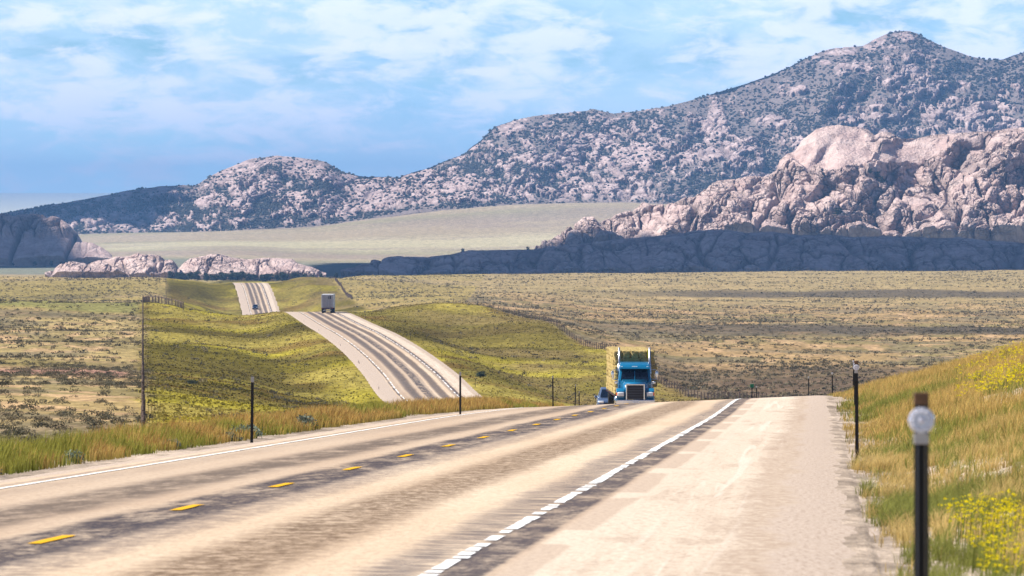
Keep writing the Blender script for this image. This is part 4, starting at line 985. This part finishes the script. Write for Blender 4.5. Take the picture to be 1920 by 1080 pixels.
# green marker
Yg = 452; Xg = pxX(1410, Yg); zg = gz(Xg, Yg)
g = empty('marker_sign', (Xg, Yg, zg)); tag(g, 'small green roadside marker on a post beyond the crest', 'sign')
h_ = -(720-HY)*Yg/F-zg
MB().box((0, 0, h_/2), (.07, .05, h_)).build('post', black, g); MB().box((0, -.04, h_-.12), (.26, .02, .24), bev=.01).build('sign_plate', mat('green_sign', (.02, .22, .12), .5), g)
for i, (Y, sd) in enumerate([(760, -1), (860, -1), (960, -1), (965, -1), (1060, -1), (1160, -1), (1270, -1), (760, 1), (870, 1), (985, 1), (1095, 1), (1205, 1), (1310, 1)]):
    xx = float(road_xz(np.array([Y]))[0, 0])+sd*(6.0 if sd < 0 else 7.4)
    nth = ['lowest', 'second lowest', 'third lowest', 'fourth lowest', 'third highest', 'second highest', 'highest'] if sd < 0 else ['lowest', 'second lowest', 'third lowest', 'third highest', 'second highest', 'highest']
    delineator(xx, Y, 1.25, 'thin dark post, the %s on the %s edge of the far road' % (nth[i if sd < 0 else i-7], 'left' if sd < 0 else 'right'), GF, False)

# fences ------------------------------------------------------------------
m_wood = mat('weathered_fence_wood', (.13, .095, .08), .9, .1, 0, .3, 4.0); m_wire = mat('rusty_wire', (.07, .045, .035), .7, .3, .3)
def fence(pts, step, label, hgt=1.15, wd=.10, rails=0, start=0):
    """post-and-wire fence along world points (X, Y)"""
    Pn = []; q_ = random.Random(len(pts)*7+int(pts[0][1]))
    for (a, b) in zip(pts[:-1], pts[1:]):
        a = np.array(a, float); b = np.array(b, float); n = max(1, int(np.linalg.norm(b-a)/step))
        for i in range(n): Pn.append(a+(b-a)*i/n)
    Pn.append(np.array(pts[-1], float)); Pn = np.array(Pn); Z = ground(Pn[:, 0], Pn[:, 1])
    R_ = empty('fence', (Pn[0, 0], Pn[0, 1], Z[0])); tag(R_, label, 'fence')
    oz = Vector(R_.location); rest = MB(); heads = []
    order = np.argsort(Pn[:, 1])
    for c_, i in enumerate(order):
        x, y = Pn[i]; h = hgt*q_.uniform(.88, 1.12); w_ = wd*q_.uniform(.8, 1.25)*(1.5 if i % 9 == 0 else 1)
        p0 = Vector((x, y, Z[i]-.15))-oz; p1 = p0+Vector((q_.uniform(-.05, .05), 0, h+.15)); heads.append((i, p0, h))
        if c_ < 95: MB().cyl(p0, p1, w_*.55, w_*.5, n=7).build('post', m_wood, R_)
        else: rest.cyl(p0, p1, w_*.55, w_*.5, n=6)
    if len(Pn) > 95: stuff(rest.build('post', m_wood, R_))
    else: rest.bm.free()
    heads.sort(key=lambda a: a[0]); wr = MB()
    for (i, p, h), (j, p2, h2) in zip(heads[:-1], heads[1:]):
        for f in (.35, .55, .75, .95): wr.cyl(p+Vector((0, 0, .15+hgt*f)), p2+Vector((0, 0, .15+hgt*f)), .016, n=3, caps=False)
    if rails:
        for (i, p, h), (j, p2, h2) in zip(heads[:-1], heads[1:]): wr.cyl(p+Vector((0, 0, .1+hgt*.93)), p2+Vector((0, 0, .1+hgt*.93)), .09, n=6)
    wr.build('rail' if rails else 'wire', m_wood if rails else m_wire, R_)
    return R_
fence([(x_, y_) for y_, x_ in FL], 4.0, 'long wire fence running straight away at the left, up to the corner of the hill', 1.35, .16)
fence([(-81.6, 1415), (-79.5, 1404), (-76.5, 1398), (-73.2, 1392), (-71.0, 1383)], 1.6, 'short wooden fence turning right from the top of the long left fence', 1.5, .22, 1)
fence([(pxX(312, 1700), 1700), (pxX(312, 2100), 2100), (pxX(311, 2560), 2560)], 9, 'faint fence line climbing the far left slope beyond the hill')
fence([(41, 760), (26.7, 970), (16.3, 1152), (6.6, 1322)], 5.0, 'post fence slanting down to the right behind the blue truck', 1.2, .13)
fence([(6.6, 1322), (.5, 1372), (pxX(925, 1402), 1402), (pxX(868, 1420), 1420), (pxX(850, 1424), 1424)], 7, 'low fence along the brow of the hill right of the far road', 1.1, .13)
fence([(pxX(660, 2270), 2270), (pxX(648, 2380), 2380), (pxX(640, 2460), 2460), (pxX(628, 2560), 2560), (pxX(620, 2575), 2575)], 5, 'dark fence dropping down the slope right of the box truck', 1.3, .2)

# trees and single bushes ---------------------------------------------------
m_bark = mat('juniper_bark', (.10, .075, .06), .95)
def juniper(X, Y, R0, H0, label, group=None, seed=0, z=None, name='juniper_tree'):
    z = gz(X, Y) if z is None else z
    g = np.random.default_rng(seed); o = empty(name, (X, Y, z)); tag(o, label, 'tree', group)
    tr = MB(); tr.cyl((0, 0, -.2), (0.05, 0, H0*.55), R0*.10, R0*.05, n=8)
    for k in range(5): a = g.uniform(0, 6.28); tr.cyl((0, 0, H0*(.12+.08*k)), (math.cos(a)*R0*.6, math.sin(a)*R0*.6, H0*(.35+.09*k)), R0*.045, R0*.02, n=6)
    tr.build('trunk', m_bark, o)
    n = 16; ang = g.uniform(0, 6.28, n); hh = g.uniform(.05, .82, n); rad = R0*.55*np.sqrt(1-np.clip((hh-.35)/.62, 0, 1)**2)*g.uniform(.3, 1.1, n)
    v, c_ = clumps(np.cos(ang)*rad, np.sin(ang)*rad, hh*H0, np.full(n, R0*.50)*g.uniform(.7, 1.2, n), np.full(n, H0*.26), 70, g.uniform(.6, 1.4, (n, 1))*np.array([[.05, .065, .04]]), seed, .30, .35)
    meshobj('crown', v, np.arange(len(v)).reshape(-1, 3), m_jun, False, {'tint': c_}, o)
    return o
k = 0
LT = 'dark juniper in the tree line below the low pale rocks'
q = random.Random(9)
for px in list(np.linspace(322, 566, 30)):
    Y = q.uniform(3905, 3985); px += q.uniform(-5, 5); X = pxX(px, Y)
    pyt = q.uniform(509, 516)
    H0 = q.uniform(3.6, 6.0); juniper(X, Y, H0*q.uniform(.55, .75), H0, LT, 'junipers below the low rocks', 100+k, z=-(530+q.uniform(-3, 3)-HY)*Y/F if False else gz(X, Y)); k += 1
for px, Y, R0, H0, lb in [(224, 4160, 2.0, 6.4, 'tall dark upright tree standing alone behind the low rocks at the left'), (213, 4170, 2.0, 4.0, 'smaller round tree just left of the tall upright one'),
                     (25, 5345, 1.9, 3.2, 'round bush below the rock dome, leftmost of the row'), (66, 5345, 2.4, 4.0, 'dark round bush below the rock dome, second of the row'), (96, 5345, 2.4, 4.2, 'dark round bush below the rock dome, third of the row'), (117, 5345, 3.4, 3.6, 'broad dark bush below the right part of the rock dome'), (145, 5345, 3.8, 3.6, 'wide bush mass at the right foot of the rock dome'),
                     (172, 5345, 3.4, 3.4, 'low bush at the far right foot of the rock dome')]:
    X = pxX(px, Y); juniper(X, Y, R0, H0, lb, 'trees by the left rocks' if px > 200 else 'bushes below the rock dome', 200+k); k += 1
def on_surf(D, px, py):
    X2, Y2, Z2, s_, Px, Py = D; d = (Px-px)**2*1.0+(Py-py)**2; i = np.argmin(d); return X2.ravel()[i], Y2.ravel()[i], Z2.ravel()[i]
for D, px, py, R0, H0, lb in [(RD, 1645, 352, 3.6, 6, 'dark green tree in a cleft high on the big outcrop, right of the pale dome'), (RD, 1632, 346, 2.5, 4, 'small tree left of the largest tree in the high cleft'), (RD, 1655, 365, 2.5, 5, 'small tree below the largest tree in the high cleft'),
                          (RD, 1571, 425, 4.0, 5, 'green tree low on the big outcrop just above the shadow line'), (RD, 1585, 428, 2.4, 4, 'small tree right of the green tree above the shadow line'), (RD, 1523, 420, 2.2, 3, 'pale green bush on the outcrop left of the green tree above the shadow line'),
                          (DD, 868, 470, 1.8, 3.0, 'small tree on the skyline of the shaded rock shelf, left one'), (DD, 990, 466, 1.5, 2.8, 'small tree on the skyline of the shaded rock shelf, right one')]:
    a = on_surf(D, px, py); juniper(a[0], a[1]-1.5, R0, H0, lb, 'trees growing on the rocks', 300+k, z=a[2]-.6); k += 1
for px, Y, R0, H0, lb in [(602, 3960, 1.8, 4.6, 'slender dark tree right of the low rocks, left of two'), (630, 3970, 1.8, 4.8, 'slender dark tree right of the low rocks, right of two'), (585, 3960, 2.4, 3.4, 'bushy dark tree at the right end of the low rocks'), (570, 3960, 2.4, 3.0, 'low dark tree against the right end of the low rocks')]:
    juniper(pxX(px, Y), Y, R0, H0, lb, 'trees right of the low rocks', 400+k); k += 1
def bush(X, Y, R0, H0, label, group, colr, seed):
    z = gz(X, Y); g = np.random.default_rng(seed); n = 14; a = g.uniform(0, 6.28, n); rr = g.uniform(0, .65, n)*R0
    v, c_ = clumps(np.cos(a)*rr, np.sin(a)*rr, g.uniform(0, .3, n)*H0, np.full(n, R0*.5), np.full(n, H0*.75), 60, g.uniform(.75, 1.25, (n, 1))*np.array([colr]), seed, .20, .3)
    o = meshobj('sagebrush_bush', v, np.arange(len(v)).reshape(-1, 3), m_sage, False, {'tint': c_}); o.location = (X, Y, z)
    tag(o, label, 'bush', group)
GB = 'sagebrush bushes beside the road'
for i, (px, Y, R0, H0, cl, lb) in enumerate([(700, 152, .34, .42, (.20, .23, .18), 'grey green sagebrush on the left verge below the bottom of the far road'), (592, 137, .42, .34, (.20, .24, .19), 'broad pale sagebrush on the verge right of the nearest left post'),
      (545, 132, .28, .22, (.17, .20, .15), 'low sagebrush on the verge close to the nearest left post'), (400, 120, .30, .22, (.17, .19, .15), 'small dull sagebrush at the road edge left of the nearest left post'), (218, 104, .22, .26, (.19, .23, .17), 'small pale green sagebrush at the gravel edge at the left'),
      (30, 93, .30, .25, (.18, .22, .17), 'sagebrush at the far left end of the verge'), (905, 905, 1.0, 1.1, (.07, .09, .06), 'single dark round bush on the grass slope right of the far road'), (358, 700, .9, .6, (.07, .085, .06), 'dark flat bush on the green slope right of the long left fence'),
      (1150-10, 500, .8, .8, (.06, .08, .05), 'dark bush beyond the crest between the posts and the SUV')]):
    X = pxX(px, Y)
    if Y < 200:
        eL_, _ = road_edges(np.array([Y])); X = min(X, float(road_xz(np.array([Y]))[0, 0]+eL_[0])-.25-R0*.4)
    bush(X, Y, R0, H0, lb, GB, cl, 500+i)
